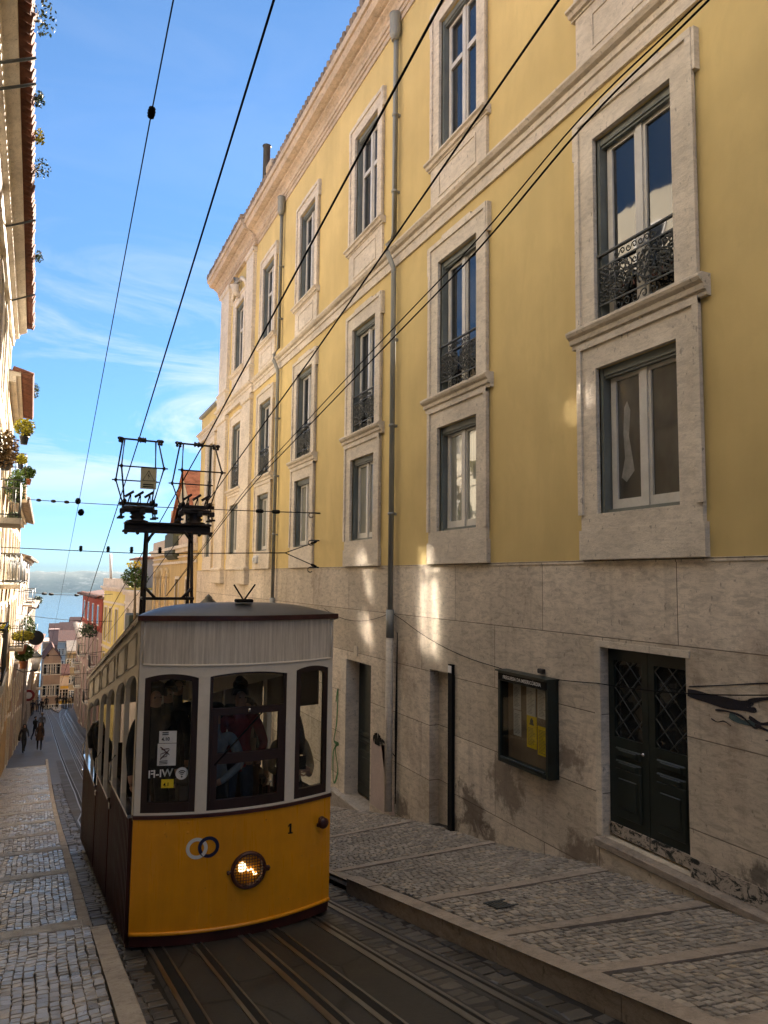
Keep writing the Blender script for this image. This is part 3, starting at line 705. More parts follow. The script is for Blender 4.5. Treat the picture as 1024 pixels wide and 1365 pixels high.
drainpipe(20.55, 11.35, 6.3, -0.6, -5.95, True)
# paint marks and one painted shadow strip on the stone
def decal(name, pts, mat, r=0.02, X=D - .004):
    mb = MB(); n = len(pts)
    for i in range(n - 1):
        (y0, z0, w0), (y1, z1, w1) = pts[i], pts[i + 1]
        d_ = Vector((y1 - y0, z1 - z0)); d_ = d_.normalized() if d_.length else Vector((1, 0)); nx, nz = -d_.y, d_.x
        mb.quad((X, y0 + nx * w0, z0 + nz * w0), (X, y1 + nx * w1, z1 + nz * w1), (X, y1 - nx * w1, z1 - nz * w1), (X, y0 - nx * w0, z0 - nz * w0))
    o = mb.build(name, mat, ybld); o['kind'] = 'stuff' if mb.f and len(mb.f) > 30 and name != 'green_graffiti' else ''
    if not o['kind']: del o['kind']
    return o
def curve2(pts, w, n=12):
    out = []
    for i in range(len(pts) - 1):
        p0 = pts[max(0, i - 1)]; p1 = pts[i]; p2 = pts[i + 1]; p3 = pts[min(len(pts) - 1, i + 2)]
        for k in range(n):
            t = k / n
            f = lambda a, b, c, d: 0.5 * (2 * b + (c - a) * t + (2 * a - 5 * b + 4 * c - d) * t * t + (-a + 3 * b - 3 * c + d) * t ** 3)
            out.append((f(p0[0], p1[0], p2[0], p3[0]), f(p0[1], p1[1], p2[1], p3[1]), w * (0.8 + 0.2 * math.sin(len(out) * .35))))
    out.append((*pts[-1], w * .5)); return out
decal('green_graffiti', curve2([(15.60, -2.75), (15.48, -2.45), (15.54, -3.2), (15.68, -3.6), (15.38, -3.62), (15.6, -3.75), (15.42, -4.2), (15.66, -4.5), (15.72, -3.9), (15.56, -3.7)], .035), M['green_paint'])
for k_, (dz_, w_) in enumerate(((0, .042), (.028, .03), (-.03, .026))):
    decal('black_graffiti', curve2([(5.64, -1.12 + dz_ * .3), (5.4, -1.14 + dz_), (5.15, -1.155 + dz_), (4.97 - .03 * k_, -1.145 + dz_), (4.90 - .03 * k_, -1.13 + dz_)], w_), M['purple_paint'], X=D - .003 - .0006 * k_)
decal('black_graffiti', curve2([(5.62, -1.06), (5.2, -.99), (4.8, -.92), (4.4, -.86)], .007), M['purple_paint'], X=D - .0055)
decal('black_graffiti', curve2([(4.92, -1.10), (4.75, -1.05), (4.55, -1.02), (4.3, -1.07), (4.15, -1.0)], .022), M['purple_paint'], X=D - .006)
decal('teal_graffiti', curve2([(5.14, -1.26), (5.0, -1.30), (4.86, -1.29), (4.8, -1.31)], .034), M['teal_paint'], X=D - .0035)
for k_, P_ in enumerate(([(5.30, -1.24), (5.15, -1.23), (5.0, -1.25), (4.86, -1.33), (4.8, -1.27)], [(4.92, -1.24), (4.8, -1.28), (4.65, -1.26), (4.45, -1.31), (4.25, -1.3)], [(4.86, -1.30), (4.7, -1.33), (4.5, -1.31), (4.3, -1.36)], [(5.35, -1.33), (5.28, -1.35), (5.2, -1.33), (5.12, -1.36)], [(4.75, -1.42), (4.55, -1.41), (4.3, -1.43)])):
    decal('black_graffiti', curve2(P_, (.012, .02, .014, .007, .006)[k_]), M['purple_paint'], X=D - .0065 - .0006 * k_)
def scribble(name, y0, y1, z0, z1, n, w, mat, X, slope=0.0):
    mb = MB()
    for _ in range(n):
        y, z = rnd.uniform(y0, y1), rnd.uniform(z0, z1); z += slope * (y - y0); a = rnd.uniform(-.5, .5) + (math.pi if rnd.random() < .5 else 0); L = rnd.uniform(.05, .22)
        P = [(y + L * t * math.cos(a) , z + L * t * math.sin(a) + .015 * math.sin(t * 6 + y * 9)) for t in (0, .33, .66, 1)]
        for i in range(3):
            ww = w * rnd.uniform(.4, 1); mb.quad((X - .0004 * _ , P[i][0], P[i][1] - ww), (X - .0004 * _, P[i + 1][0], P[i + 1][1] - ww * .8), (X - .0004 * _, P[i + 1][0], P[i + 1][1] + ww * .8), (X - .0004 * _, P[i][0], P[i][1] + ww))
    o = mb.build(name, mat, ybld); o['kind'] = 'stuff' if mb.f and len(mb.f) > 30 and name != 'green_graffiti' else ''
    if not o['kind']: del o['kind']
    return o
decal('black_graffiti', [(13.52, -3.10, .03), (13.45, -3.12, .10), (13.3, -3.10, .12), (13.18, -3.12, .10), (13.1, -3.08, .03), (12.9, -3.12, .02), (12.45, -3.28, .012)], M['black'], X=D - .012)
decal('pale_patch', [(13.62, -3.78, .62), (12.95, -3.78, .62), (12.72, -3.70, .66)], M['pale_paint'], X=D - .002)
decal('pipe_shadow', [(12.50, -4.1, .02), (12.5, -2.7, .06), (12.48, -1.0, .015)], M['black'], X=D - .0025)  # shade beside the drainpipe, painted as a dark strip
# little box above the pavement level, cable along the wall
mb = MB(); mb.bbox(D - .16, D + .01, 22.35, 22.65, .42, .66, .03); mb.lathe((D - .17, 22.5, .54), [(.07, 0), (.07, .03)], 10, 'X'); mb.build('alarm_box', M['sign_white'], ybld)
def sag(p, q, s, n=10):
    p, q = Vector(p), Vector(q)
    return [p.lerp(q, k / n) - Vector((0, 0, s * 4 * (k / n) * (1 - k / n))) for k in range(n + 1)]
mb = MB(); X = D - .03
pts = sag((X, 16.4, -.72), (X, 12.7, -.64), .22) + sag((X, 12.5, -.66), (X, 9.19, -1.25), .12)[1:] + sag((X, 9.0, -1.27), (X, 6.95, -1.2), .03)[1:] + sag((X, 6.9, -1.2), (X, 4.2, -.92), .06)[1:]
mb.tube(pts, .006, 5); mb.build('wall_cable', M['wire'], ybld)
# iron hooks that take the span wires
for z in (1.57, .9, .25):
    mb = MB(); mb.tube([(D + .05, 16.93, z), (D - .22, 16.93, z)], .02, 6); mb.tube([(D - .22 - .06 * math.sin(t), 16.93, z - .06 + .06 * math.cos(t)) for t in [k * .6 for k in range(8)]], .014, 5)
    mb.build('wire_hook', M['iron'], ybld)

# wall lantern
ln = thing('street_lantern', (D, 26.13, -1.6), 'black iron wall lantern just above the tram roof, right', 'lantern')
mb = MB(); mb.tube([(D, 26.13, -1.75), (D - .5, 26.13, -1.6), (D - .8, 26.13, -1.5)], .025, 6); mb.tube([(D, 26.13, -2.1), (D - .35, 26.13, -1.8), (D - .6, 26.13, -1.58)], .018, 6); mb.build('bracket', M['iron'], ln)
lc = (D - .8, 26.13, -1.5)
mb = MB(); mb.lathe(lc, [(.03, 0), (.16, .05), (.16, .08)], 6); mb.lathe((lc[0], lc[1], lc[2] + .55), [(.31, 0), (.30, .03), (.12, .2), (.14, .22), (.05, .3), (.0, .34)], 6)
for k in range(6):
    t = math.pi / 3 * k; mb.tube([(lc[0] + .15 * math.cos(t), lc[1] + .15 * math.sin(t), lc[2] + .07), (lc[0] + .29 * math.cos(t), lc[1] + .29 * math.sin(t), lc[2] + .56)], .013, 4)
mb.build('lantern_frame', M['iron'], ln)
mb = MB(); mb.lathe((lc[0], lc[1], lc[2] + .07), [(.14, 0), (.28, .48)], 6); mb.build('lantern_glass', M['board_glass'], ln)

# ------------------------------------------------------------------ notice board
nb = thing('notice_board', (D, 8.3, -1.9), 'dark green glazed notice board with white and yellow papers, on the stone wall', 'notice board')
Yl, Yr, Zb, Zt, XF = 8.87, 7.73, -2.50, -1.27, D - .17
mb = MB(); mb.box(D - .02, D - .001, Yr, Yl, Zb, Zt)
for a in ((Yr, Yr + .06, Zb, Zt), (Yl - .06, Yl, Zb, Zt)): mb.bbox(XF, D - .02, *a, .008)
mb.bbox(XF + .001, D - .02, Yr + .06, Yl - .06, Zb, Zb + .06, .008); mb.bbox(XF + .001, D - .02, Yr + .06, Yl - .06, Zt - .13, Zt, .008)
mb.bbox(XF - .012, XF + .02, Yr + .075, Yl - .075, Zb + .065, Zb + .085, .004)
mb.box(XF - .03, D, Yr - .02, Yl + .02, Zt, Zt + .02)
mb.build('case', M['green_door'], nb)
mb = MB(); mb.box(D - .03, D - .021, Yr + .06, Yl - .06, Zb + .06, Zt - .13); mb.build('backing', M['felt'], nb)
mb = MB(); mb.quad((XF + .03, Yr + .06, Zb + .06), (XF + .03, Yl - .06, Zb + .06), (XF + .03, Yl - .06, Zt - .13), (XF + .03, Yr + .06, Zt - .13)); mb.build('glass', M['board_glass'], nb)
mb = MB(); mb.box(XF - .004, XF, Yr + .02, Yl - .02, Zt - .115, Zt - .025); mb.build('title_strip', M['black'], nb)
def face_mat(X, y, z): return Matrix(((0, 0, -1, X), (-1, 0, 0, y), (0, 1, 0, z), (0, 0, 0, 1)))
text_mesh('title', 'FREGUESIA DA MISERICÓRDIA', .064, M['sign_white'], nb, face_mat(XF - .005, (Yr + Yl) / 2, Zt - .07) , bold=.001)
def sheet(name, y0, y1, z0, z1, mat, lines=True, icon=False, head=True):
    X = D - .034 - rnd.uniform(0, .006); mb = MB()
    mb.box(X, X + .002, y0, y1, z0, z1)
    if lines:
        z = z1 - (.05 if not icon else .16)
        while z > z0 + .03:
            w_ = rnd.uniform(.55, .95); mb.box(X - .0008, X, y1 - .02 - (y1 - y0 - .04) * w_, y1 - .02, z - .005, z, 1); z -= .018
    if icon:
        yc = (y0 + y1) / 2; mb.box(X - .001, X, yc - .035, yc + .035, z1 - .10, z1 - .05, 1); mb.box(X - .0012, X, yc - .05, yc + .05, z1 - .12, z1 - .10, 1); mb.box(X - .001, X, yc - .02, yc + .02, z1 - .05, z1 - .03, 1)
    return mb.build(name, [mat, M['iron']], nb)
sheet('paper', 8.50, 8.68, -2.12, -1.78, M['paper']); sheet('paper', 8.50, 8.68, -1.77, -1.42, M['paper'])
sheet('paper', 8.17, 8.37, -1.80, -1.43, M['paper']); sheet('paper', 7.93, 8.13, -1.80, -1.43, M['paper'])
sheet('poster', 8.15, 8.37, -2.22, -1.80, M['yellow_paper'], icon=True); sheet('poster', 7.92, 8.13, -2.27, -1.90, M['yellow_paper'])
mb = MB(); mb.bbox(D - .05, D + .01, 8.0, 8.12, -1.22, -1.16, .01); mb.build('bracket', M['rust_iron'], nb)
# ------------------------------------------------------------------ ground, road, pavements
KERB_R = 3.34      # kerb edge, right
def kerbR_top(Y): return road_z(Y) + (0.15 if Y < 8.25 else 0.08)
WALLZ = [(-9, -0.9), (0, -2.15), (4.7, -2.99), (6.9, -3.25), (8.4, -3.58), (9.4, -3.76), (11.2, -4.06), (15.2, -4.86), (20, -5.92), (32, -8.1)]
def walk_r(X, Y):
    t = (X - KERB_R) / (D - KERB_R); a = kerbR_top(Y); b = lerp_table(WALLZ, Y) if Y < 32 else road_z(Y) + .1
    return a + (b - a) * t
STEP_Y = [7.62, 11.4, 14.05, 16.7, 19.6, 22.4, 25.2, 28.4, 32.0, 36.0, 41.0]
def walk_l(Y):
    """stepped pavement on the left: flat-ish flights with a riser at each edge stone"""
    prev = 2.0
    for s_ in STEP_Y:
        if Y < s_:
            z0 = road_z(prev) + (.19 if prev < 7 else .12); z1 = road_z(s_) + (.27 if prev < 7 else .20)
            return z0 + (z1 - z0) * (Y - prev) / (s_ - prev)
        prev = s_
    return road_z(Y) + .12
# ground sheet
mb = MB(); ys = [-60, -20, 0, 10, 20, 26, 32, 40, 50, 60, 70, 85, 100, 122, 150, 190, 230, 300, 340]
xs = [-900, -300, -60, -8, -1.5, .4, 3.5, 12, 60, 300, 900]
vs = [(x, y, road_z(y) - .5 - (0.1 if abs(x) < 10 else 0)) for y in ys for x in xs]
mb.add(vs, [(j * len(xs) + i, j * len(xs) + i + 1, (j + 1) * len(xs) + i + 1, (j + 1) * len(xs) + i) for j in range(len(ys) - 1) for i in range(len(xs) - 1)])
struct(mb.build('ground', M['asphalt']))
# street bed: joint soil near by, asphalt further down
def strip(name, xa, xb, y0, y1, zf, mat, step=0.5, nx=1):
    mb = MB(); n = max(1, int((y1 - y0) / step)); vs = []
    for j in range(n + 1):
        y = y0 + (y1 - y0) * j / n; a = xa(y) if callable(xa) else xa; b = xb(y) if callable(xb) else xb
        for i in range(nx + 1): x = a + (b - a) * i / nx; vs.append((x, y, zf(x, y)))
    w = nx + 1
    mb.add(vs, [(j * w + i, j * w + i + 1, (j + 1) * w + i + 1, (j + 1) * w + i) for j in range(n) for i in range(nx)])
    return mb.build(name, mat)
struct(strip('roadway', .3, 3.6, -8, 34, lambda x, y: road_z(y) - .012, M['joint']))
struct(strip('lower_roadway', -1.6, 6.2, 33.5, 150, lambda x, y: road_z(y) - .03, M['asphalt'], 2))
struct(strip('track_slab', 0.98, 3.10, -8, 46, lambda x, y: road_z(y) - .003, M['concrete'], 1.0))
# paving stones
def stone_block(mb, x, y, w, l, zf, h=.035, ang=0.0, dome=.25):
    ca, sa = math.cos(ang), math.sin(ang)
    def P(u, v, dz):
        px, py = x + u * ca - v * sa, y + u * sa + v * ca
        return (px, py, zf(px, py) + dz)
    j = lambda: rnd.uniform(-.09, .09)
    hz = rnd.uniform(-.003, .003); ts, tt = rnd.uniform(-.003, .003), rnd.uniform(-.003, .003)
    cs = [(-.5 + j(), -.5 + j()), (.5 + j(), -.5 + j()), (.5 + j(), .5 + j()), (-.5 + j(), .5 + j())]
    vs = [P(a * w, b * l, -h) for a, b in cs] + [P(a * w * .97, b * l * .97, -.006 + hz) for a, b in cs] + [P(a * w * (1 - dome), b * l * (1 - dome), hz + a * ts * 2 + b * tt * 2) for a, b in cs]
    fs = [(8, 9, 10, 11)] + [(i, (i + 1) % 4, 4 + (i + 1) % 4, 4 + i) for i in range(4)] + [(4 + i, 4 + (i + 1) % 4, 8 + (i + 1) % 4, 8 + i) for i in range(4)]
    mb.add(vs, fs)
# left pavement: columns that run down the street
LK = lambda y: .52 if y < 7.62 else .47 + (-.03 * max(0, (y - 25) / 20))     # inner side of left kerb
zl = lambda x, y: walk_l(y)
mb = MB(); x = .006
while x < 2.3:
    w = rnd.uniform(.066, .086); y = 3.2 + rnd.uniform(0, .1); fade = min(1, x / .3)
    while y < 41:
        l = rnd.uniform(.068, .102) if y < 24 else rnd.uniform(.12, .16)
        yc = y + l / 2; y += l + .003
        if any(s_ - .05 < yc < s_ + .165 for s_ in STEP_Y): continue
        xx = LK(yc) - x - w * .5 + fade * (.012 * math.sin(yc * 1.7 + x * 1.5) + .006 * math.sin(yc * 5.3 + x * 5))
        stone_block(mb, xx, yc, w * 1.0, l * .96, zl, dome=.17)
    x += w + .001
struct(mb.build('left_pavement', M['cobble_l']))
struct(strip('left_pavement_bed', -1.9, lambda y: LK(y), -6, 41.2, lambda x, y: walk_l(y) - .012, M['joint'], .1))
struct(strip('left_lower_pavement', -2.2, .35, 41, 150, lambda x, y: road_z(y) + .1, M['asphalt'], 2))
for s_ in STEP_Y:
    mb = MB(); z = walk_l(s_ - .01)
    zc = walk_l(s_ - .05)
    mb.bbox(-1.9, LK(s_) - .005, s_ - .05, s_ + .11, zc - .22, zc + .008, .012)
    struct(mb.build('step_edge', M['step_stone']))
# left kerb: one high length near by, then a long straight one
def kerb(name, xa, xb, y0, y1, zt, seg, mat):
    mb = MB(); y = y0
    while y < y1 - .05:
        e = min(y1, y + seg * rnd.uniform(.85, 1.15)); a, b = xa(y), xb(y); a2, b2 = xa(e), xb(e)
        z0, z1 = zt(y), zt(e - .006); jz = rnd.uniform(-.004, .004); bv = .012
        P = [(a, y, z0 - .35), (a, y, z0 + jz), (b - bv, y, z0 + jz), (b, y, z0 + jz - bv), (b, y, z0 - .35)]; e_ = e - .006
        Q = [(a2, e_, z1 - .35), (a2, e_, z1 + jz), (b2 - bv, e_, z1 + jz), (b2, e_, z1 + jz - bv), (b2, e_, z1 - .35)]
        mb.add(P + Q, [(0, 1, 6, 5), (1, 2, 7, 6), (2, 3, 8, 7), (3, 4, 9, 8), (0, 1, 2, 3, 4), (5, 6, 7, 8, 9)])
        y = e
    return struct(mb.build(name, mat))
kerb('left_kerb', lambda y: .53, lambda y: .68, -4, 7.66, lambda y: road_z(y) + .235, 1.5, M['stone_kerb'])
kerb('left_kerb', lambda y: LK(y), lambda y: LK(y) + .12, 7.70, 46, lambda y: road_z(y) + .125, 1.9, M['stone_kerb'])
# right pavement
zr = lambda x, y: walk_r(x, y)
STRIPS = [1.9, 3.05, 4.18, 5.28, 6.68, 9.1, 11.6, 14.4]
mb = MB(); ang = .10; y = 1.2
rowi = 0
while y < 26:
    l = rnd.uniform(.066, .080); x = KERB_R + .17 + rnd.uniform(0, .06)
    while x < D - .03:
        w = rnd.uniform(.066, .096); xc = x + w / 2; x += w + .005
        sl = -.06 if y < 9 else -.03
        yc = y + (xc - KERB_R) * .02 + .025 * math.sin(xc * 2.3 + y * 1.7) + .012 * math.sin(xc * 7 + y * 3)
        if any(abs(yc - (s_ + (xc - KERB_R) * .04)) < .088 for s_ in STRIPS): continue
        if xc > D - .09 and 4 < yc < 6.95: continue
        stone_block(mb, xc, yc, w * .90, l * .89, zr, ang=rnd.uniform(-.10, .10), dome=.15)
    y += l + .005
struct(mb.build('right_pavement', M['cobble_r']))
struct(strip('right_pavement_bed', KERB_R + .02, D + .3, -8, 34, lambda x, y: walk_r(x, y) - .022, M['joint'], .25, 6))
struct(strip('right_lower_pavement', 3.3, 6.3, 33.9, 150, lambda x, y: road_z(y) + .09, M['asphalt'], 2))
for s_ in STRIPS:
    mb = MB(); x = KERB_R + .155; e = D - .02 if not 4 < s_ < 6.9 else D - .13
    while x < e - .05:
        b = min(e, x + rnd.uniform(.7, 1.1)); ya, yb = s_ + (x - KERB_R) * .04, s_ + (b - KERB_R) * .04
        v = [(x, ya - .08, 0), (b - .006, yb - .08, 0), (b - .006, yb + .08, 0), (x, ya + .08, 0)]
        mb.add([(p[0], p[1], walk_r(p[0], p[1]) + .011) for p in v] + [(p[0], p[1], walk_r(p[0], p[1]) - .1) for p in v], [(0, 1, 2, 3), (0, 1, 5, 4), (1, 2, 6, 5), (2, 3, 7, 6), (3, 0, 4, 7)])
        x = b
    struct(mb.build('paving_strip', M['stone_strip']))
kerb('right_kerb', lambda y: KERB_R + .15, lambda y: KERB_R, -6, 8.25, lambda y: kerbR_top(y) + .006, 1.4, M['stone_strip'])
kerb('right_kerb', lambda y: KERB_R + .22, lambda y: KERB_R + .10, 8.27, 34, lambda y: kerbR_top(y) + .006, 1.4, M['stone_strip'])
g = thing('drain_cover', (4.05, 6.12, walk_r(4.05, 6.12)), 'small square iron drain cover set in the right pavement', 'drain cover')
mb = MB(); z = lambda x, y: walk_r(x, y) + .006
for k in range(6):
    x0 = 3.95 + k * .034; mb.obox((x0, 6.02, z(x0, 6.02)), (.02, 0, 0), (0, .2, z(x0, 6.22) - z(x0, 6.02)), (0, 0, .008))
for (a, b, c_, d_) in ((3.93, 4.17, 6.0, 6.02), (3.93, 4.17, 6.22, 6.24)): mb.obox((a, c_, z(a, c_) + .001), (b - a, 0, 0), (0, d_ - c_, 0), (0, 0, .008))
mb.build('grate', M['iron'], g)
# dark setts along both sides of the tracks
def setts(name, x0, x1, y0, y1):
    mb = MB(); y = y0
    while y < y1:
        l = rnd.uniform(.10, .15); x = x0
        while x < x1 - .03:
            w = min(rnd.uniform(.13, .21), x1 - x)
            if w > .06: stone_block(mb, x + w / 2, y + l / 2 + rnd.uniform(-.012, .012), w * .95, l * .93, lambda a, b: road_z(b), ang=rnd.uniform(-.06, .06), dome=.18)
            x += w + .006
        y += l + .006
    return struct(mb.build(name, M['setts']))
setts('left_setts', .62, .97, 3.0, 34)
setts('right_setts', 3.08, 3.33, 2.0, 8.3); setts('right_setts', 3.08, 3.43, 8.3, 30)
setts('track_setts', 2.70, 2.90, 2.5, 26)

# rails, each a grooved steel section let into the slab; beyond the tram they bend left to the passing loop
def rail(x_near, far_px, label, wide=.04, groove=.038, dbl=False):
    pts = []
    y = -3.0
    while y < 22: pts.append(Vector((x_near, y, road_z(y)))); y += 1.0
    if far_px:
        far = [on_road(*p) for p in far_px]
        far = [f for f in far if f.y > 22.5]
        pts += far
    t = thing('tram_rail', (x_near, 7, road_z(7)), label, 'rail', 'rails let into the roadway')
    # densify
    P = []
    for i in range(len(pts) - 1):
        n = max(1, int((pts[i + 1].y - pts[i].y) / 1.2))
        for k in range(n):
            q = pts[i].lerp(pts[i + 1], k / n); q.z = road_z(q.y); P.append(q)
    P.append(pts[-1])
    def ribbon(mb, a, b, up, mi=0):
        vs = []
        for q in P: vs += [(q.x + a, q.y, q.z + up), (q.x + b, q.y, q.z + up), (q.x + b, q.y, q.z - .03), (q.x + a, q.y, q.z - .03)]
        mb.add(vs, [(4 * i + k, 4 * i + (k + 1) % 4, 4 * (i + 1) + (k + 1) % 4, 4 * (i + 1) + k) for i in range(len(P) - 1) for k in range(4)], mi)
    mb = MB(); ribbon(mb, -groove / 2 - wide, -groove / 2, .007); ribbon(mb, groove / 2, groove / 2 + wide * .5, .006); mb.build('rail_head', M['rail_steel'], t)
    mb = MB(); ribbon(mb, -groove / 2 - .001, groove / 2 + .001, .0015); mb.build('groove', M['groove'], t)
def c4(*p): return [(a / 2.937, 900 + b / 2.937) for a, b in p]
rail(1.10, c4((350, 575), (330, 535), (300, 460), (255, 355), (225, 270), (205, 200), (190, 160), (183, 140), (192, 118), (193, 100), (205, 85), (225, 76)), 'steel rail nearest the left kerb, curving left down the hill', .035, .085)
rail(1.45, c4((352, 480), (330, 410), (285, 310), (250, 225), (228, 180), (212, 158), (200, 140), (197, 120)), 'steel slot rail just inside the rail by the left kerb', .03, .055)
rail(1.90, c4((356, 420), (322, 350), (275, 258), (245, 200), (235, 160), (238, 140), (240, 120), (232, 104), (226, 92)), 'steel rail under the middle of the tram', .05, .05)
rail(2.18, c4((358, 385), (315, 300), (275, 225), (255, 180), (248, 160), (262, 140), (268, 122)), 'second steel rail right of the one under the middle of the tram', .04, .07)
rail(2.64, c4((360, 335), (325, 270), (285, 205), (262, 165), (255, 150), (272, 132), (280, 115)), 'steel rail emerging beside the front right corner of the tram', .055, .032)
rail(3.0, c4((362, 310), (330, 250), (292, 192), (272, 160), (266, 148)), 'steel rail nearest the right kerb', .055, .032)
# tarmac island between the branches of the passing loop
isl = [on_road(*p) for p in c4((208, 140), (199, 120), (200, 103), (210, 92), (226, 98), (236, 116), (240, 136), (228, 148))]
mb = MB(); mb.add([(p.x, p.y, road_z(p.y) + .0) for p in isl] + [(p.x, p.y, road_z(p.y) + .1) for p in isl], [tuple(range(8, 16))] + [(k, (k + 1) % 8, 8 + (k + 1) % 8, 8 + k) for k in range(8)])
struct(mb.build('traffic_island', M['stone_kerb']))
# ------------------------------------------------------------------ the tram (level floors stepped down a sloping underframe)
TC, THW, TY0, TY1, TS = 1.835, .985, 7.45, 15.7, .195
tram = thing('funicular_tram', (TC, 11.5, road_z(11.5)), 'yellow and white funicular tram full of passengers, coming up the steep street', 'tram')
def dz(y): return -TS * (y - TY0)
def fy(x, off=0.0):
    u = max(-1.0, min(1.0, (x - TC) / THW)); return TY0 - .215 * (1 - u * u) + off
def front_sheet(mb, cols, y_off, thick, mi=0, rear=False):
    """cols: list of (x, z_lo, z_hi) columns; closed slab following the bowed front"""
    Y = (lambda x, o: fy(x, o)) if not rear else (lambda x, o: 2 * TY0 - fy(x, o) + (TY1 - TY0))
    dzz = dz(TY1) if rear else 0
    n = len(cols); vs = []
    for x, a, b in cols: vs += [(x, Y(x, y_off), a + dzz), (x, Y(x, y_off), b + dzz), (x, Y(x, y_off + thick), b + dzz), (x, Y(x, y_off + thick), a + dzz)]
    fs = [(4 * i + k, 4 * i + (k + 1) % 4, 4 * (i + 1) + (k + 1) % 4, 4 * (i + 1) + k) for i in range(n - 1) for k in range(4)] + [(0, 1, 2, 3), tuple(4 * (n - 1) + k for k in (3, 2, 1, 0))]
    mb.add(vs, fs, mi)
def span(x0, x1, zlo, zhi, n=None):
    n = n or max(2, int((x1 - x0) / .06)); f = lambda z, x: z(x) if callable(z) else z
    return [(x0 + (x1 - x0) * k / n, f(zlo, x0 + (x1 - x0) * k / n), f(zhi, x0 + (x1 - x0) * k / n)) for k in range(n + 1)]
XL, XR = TC - THW, TC + THW
WIN = [(.905, 1.385), (1.49, 2.265), (2.37, 2.76)]
def arch(x0, x1, z, rise): return lambda x: z + rise * (1 - ((x - (x0 + x1) / 2) / ((x1 - x0) / 2)) ** 2)
TOPS = [arch(*WIN[0], -.975, .04), arch(*WIN[1], -.965, .035), arch(*WIN[2], -.945, .035)]
ZS, ZYB, ZBELT, ZWB, ZLB, ZRE = -3.43, -3.31, -2.275, -2.225, -.85, -.40
# lower yellow panel
mb = MB(); front_sheet(mb, span(XL, XR, ZYB, ZBELT), 0, .05); mb.build('front_panel', M['tram_yellow'], tram)
mb = MB()
ring = [(x, fy(x, -.004), ZYB) for x in [XL + (XR - XL) * k / 30 for k in range(31)]]; mb.tube(ring, .018, 8); mb.build('bottom_rim', M['tram_yellow'], tram)
mb = MB(); front_sheet(mb, span(XL + .01, XR - .01, ZS, ZYB - .012), .02, .05); mb.build('skirt', M['maroon'], tram)
mb = MB(); front_sheet(mb, span(XL - .008, XR + .008, ZBELT - .004, ZBELT + .028), -.012, .06); mb.build('belt_strip', M['maroon'], tram)
# white window band
def band(rear=False):
    mb = MB(); e = .0
    front_sheet(mb, span(XL, XR, ZBELT + .03, ZWB), 0, .06, 0, rear)
    edges = [(XL, WIN[0][0]), (WIN[0][1], WIN[1][0]), (WIN[1][1], WIN[2][0]), (WIN[2][1], XR)]
    for a, b in edges: front_sheet(mb, span(a, b, ZWB + .0005, -.975 if a < 2.7 else -.945, 3), 0, .06, 0, rear)
    for (a, b), t in zip(WIN, TOPS): front_sheet(mb, span(a, b, t, ZLB, 16), 0, .06, 0, rear)
    for a, b in edges: front_sheet(mb, span(a, b, -.974 if a < 2.7 else -.944, ZLB, 3), 0, .06, 0, rear)
    return mb
band().build('window_band', M['tram_white'], tram)
mb = MB(); front_sheet(mb, span(XL, XR, ZLB + .001, ZRE), .0, .05); mb.build('letter_board', M['tram_streak'], tram)
mb = MB(); xs_ = [XL + .03 + (XR - XL - .06) * k / 30 for k in range(31)]
mb.tube([(x, fy(x, -.004), ZLB - .008 + .012 * ((x - TC) / THW) ** 2) for x in xs_], .012, 6)
for x in (XL + .03, XR - .03): mb.tube([(x, fy(x, -.004), ZLB), (x, fy(x, -.004), ZRE)], .009, 5)
mb.build('board_moulding', M['tram_white'], tram)
mb = band(True); front_sheet(mb, span(XL, XR, ZLB, ZRE), 0, .05, 0, True); front_sheet(mb, span(XL, XR, ZYB, ZBELT), 0, .05, 1, True); mb.build('rear_wall', [M['tram_white'], M['tram_yellow']], tram)
# window frames, sashes, panes
for k, ((a, b), t) in enumerate(zip(WIN, TOPS)):
    mb = MB(); fw = .055 if k != 1 else .03; o, th = .008, .05
    tt = lambda x, t=t: t(x) - .001
    front_sheet(mb, span(a + .001, a + fw, ZWB + .001, tt, 2), o, th); front_sheet(mb, span(b - fw, b - .001, ZWB + .001, tt, 2), o, th)
    front_sheet(mb, span(a + fw, b - fw, ZWB + .001, ZWB + .09), o + .002, th); front_sheet(mb, span(a + fw, b - fw, lambda x: tt(x) - (.05 if k != 1 else .015), tt), o + .002, th)
    if k == 1:
        for za, zb, w_ in ((-1.335, -1.27, .0), (-1.795, -1.70, 0)): front_sheet(mb, span(a + fw, b - fw, za, zb), o - .012, .05)
        front_sheet(mb, span(a + fw, a + fw + .055, -2.135, -1.335, 2), o - .010, .045); front_sheet(mb, span(b - fw - .055, b - fw, -2.135, -1.335, 2), o - .010, .045)
    w = mb.build('front_window', M['dark_wood'], tram)
    mb = MB(); cols = span(a + fw, b - fw, ZWB + .09, lambda x: tt(x) - .03)
    vs = []
    for x, z0, z1 in cols: vs += [(x, fy(x, .035), z0), (x, fy(x, .035), z1)]
    mb.add(vs, [(2 * i, 2 * i + 1, 2 * i + 3, 2 * i + 2) for i in range(len(cols) - 1)]); mb.build('pane', M['tram_glass'], w)
    if k == 1:
        mb = MB(); mb.bbox(1.86, 1.885, fy(1.87) - .02, fy(1.87), -1.32, -1.285, .005); mb.build('catch', M['steel'], w)
        mb = MB(); x0, x1 = 1.55, 2.0; mb.tube([(x0, fy(x0, -.01), -1.80), (x1, fy(x1, -.01), -1.33)], .008, 5); mb.build('wiper', M['black'], w)
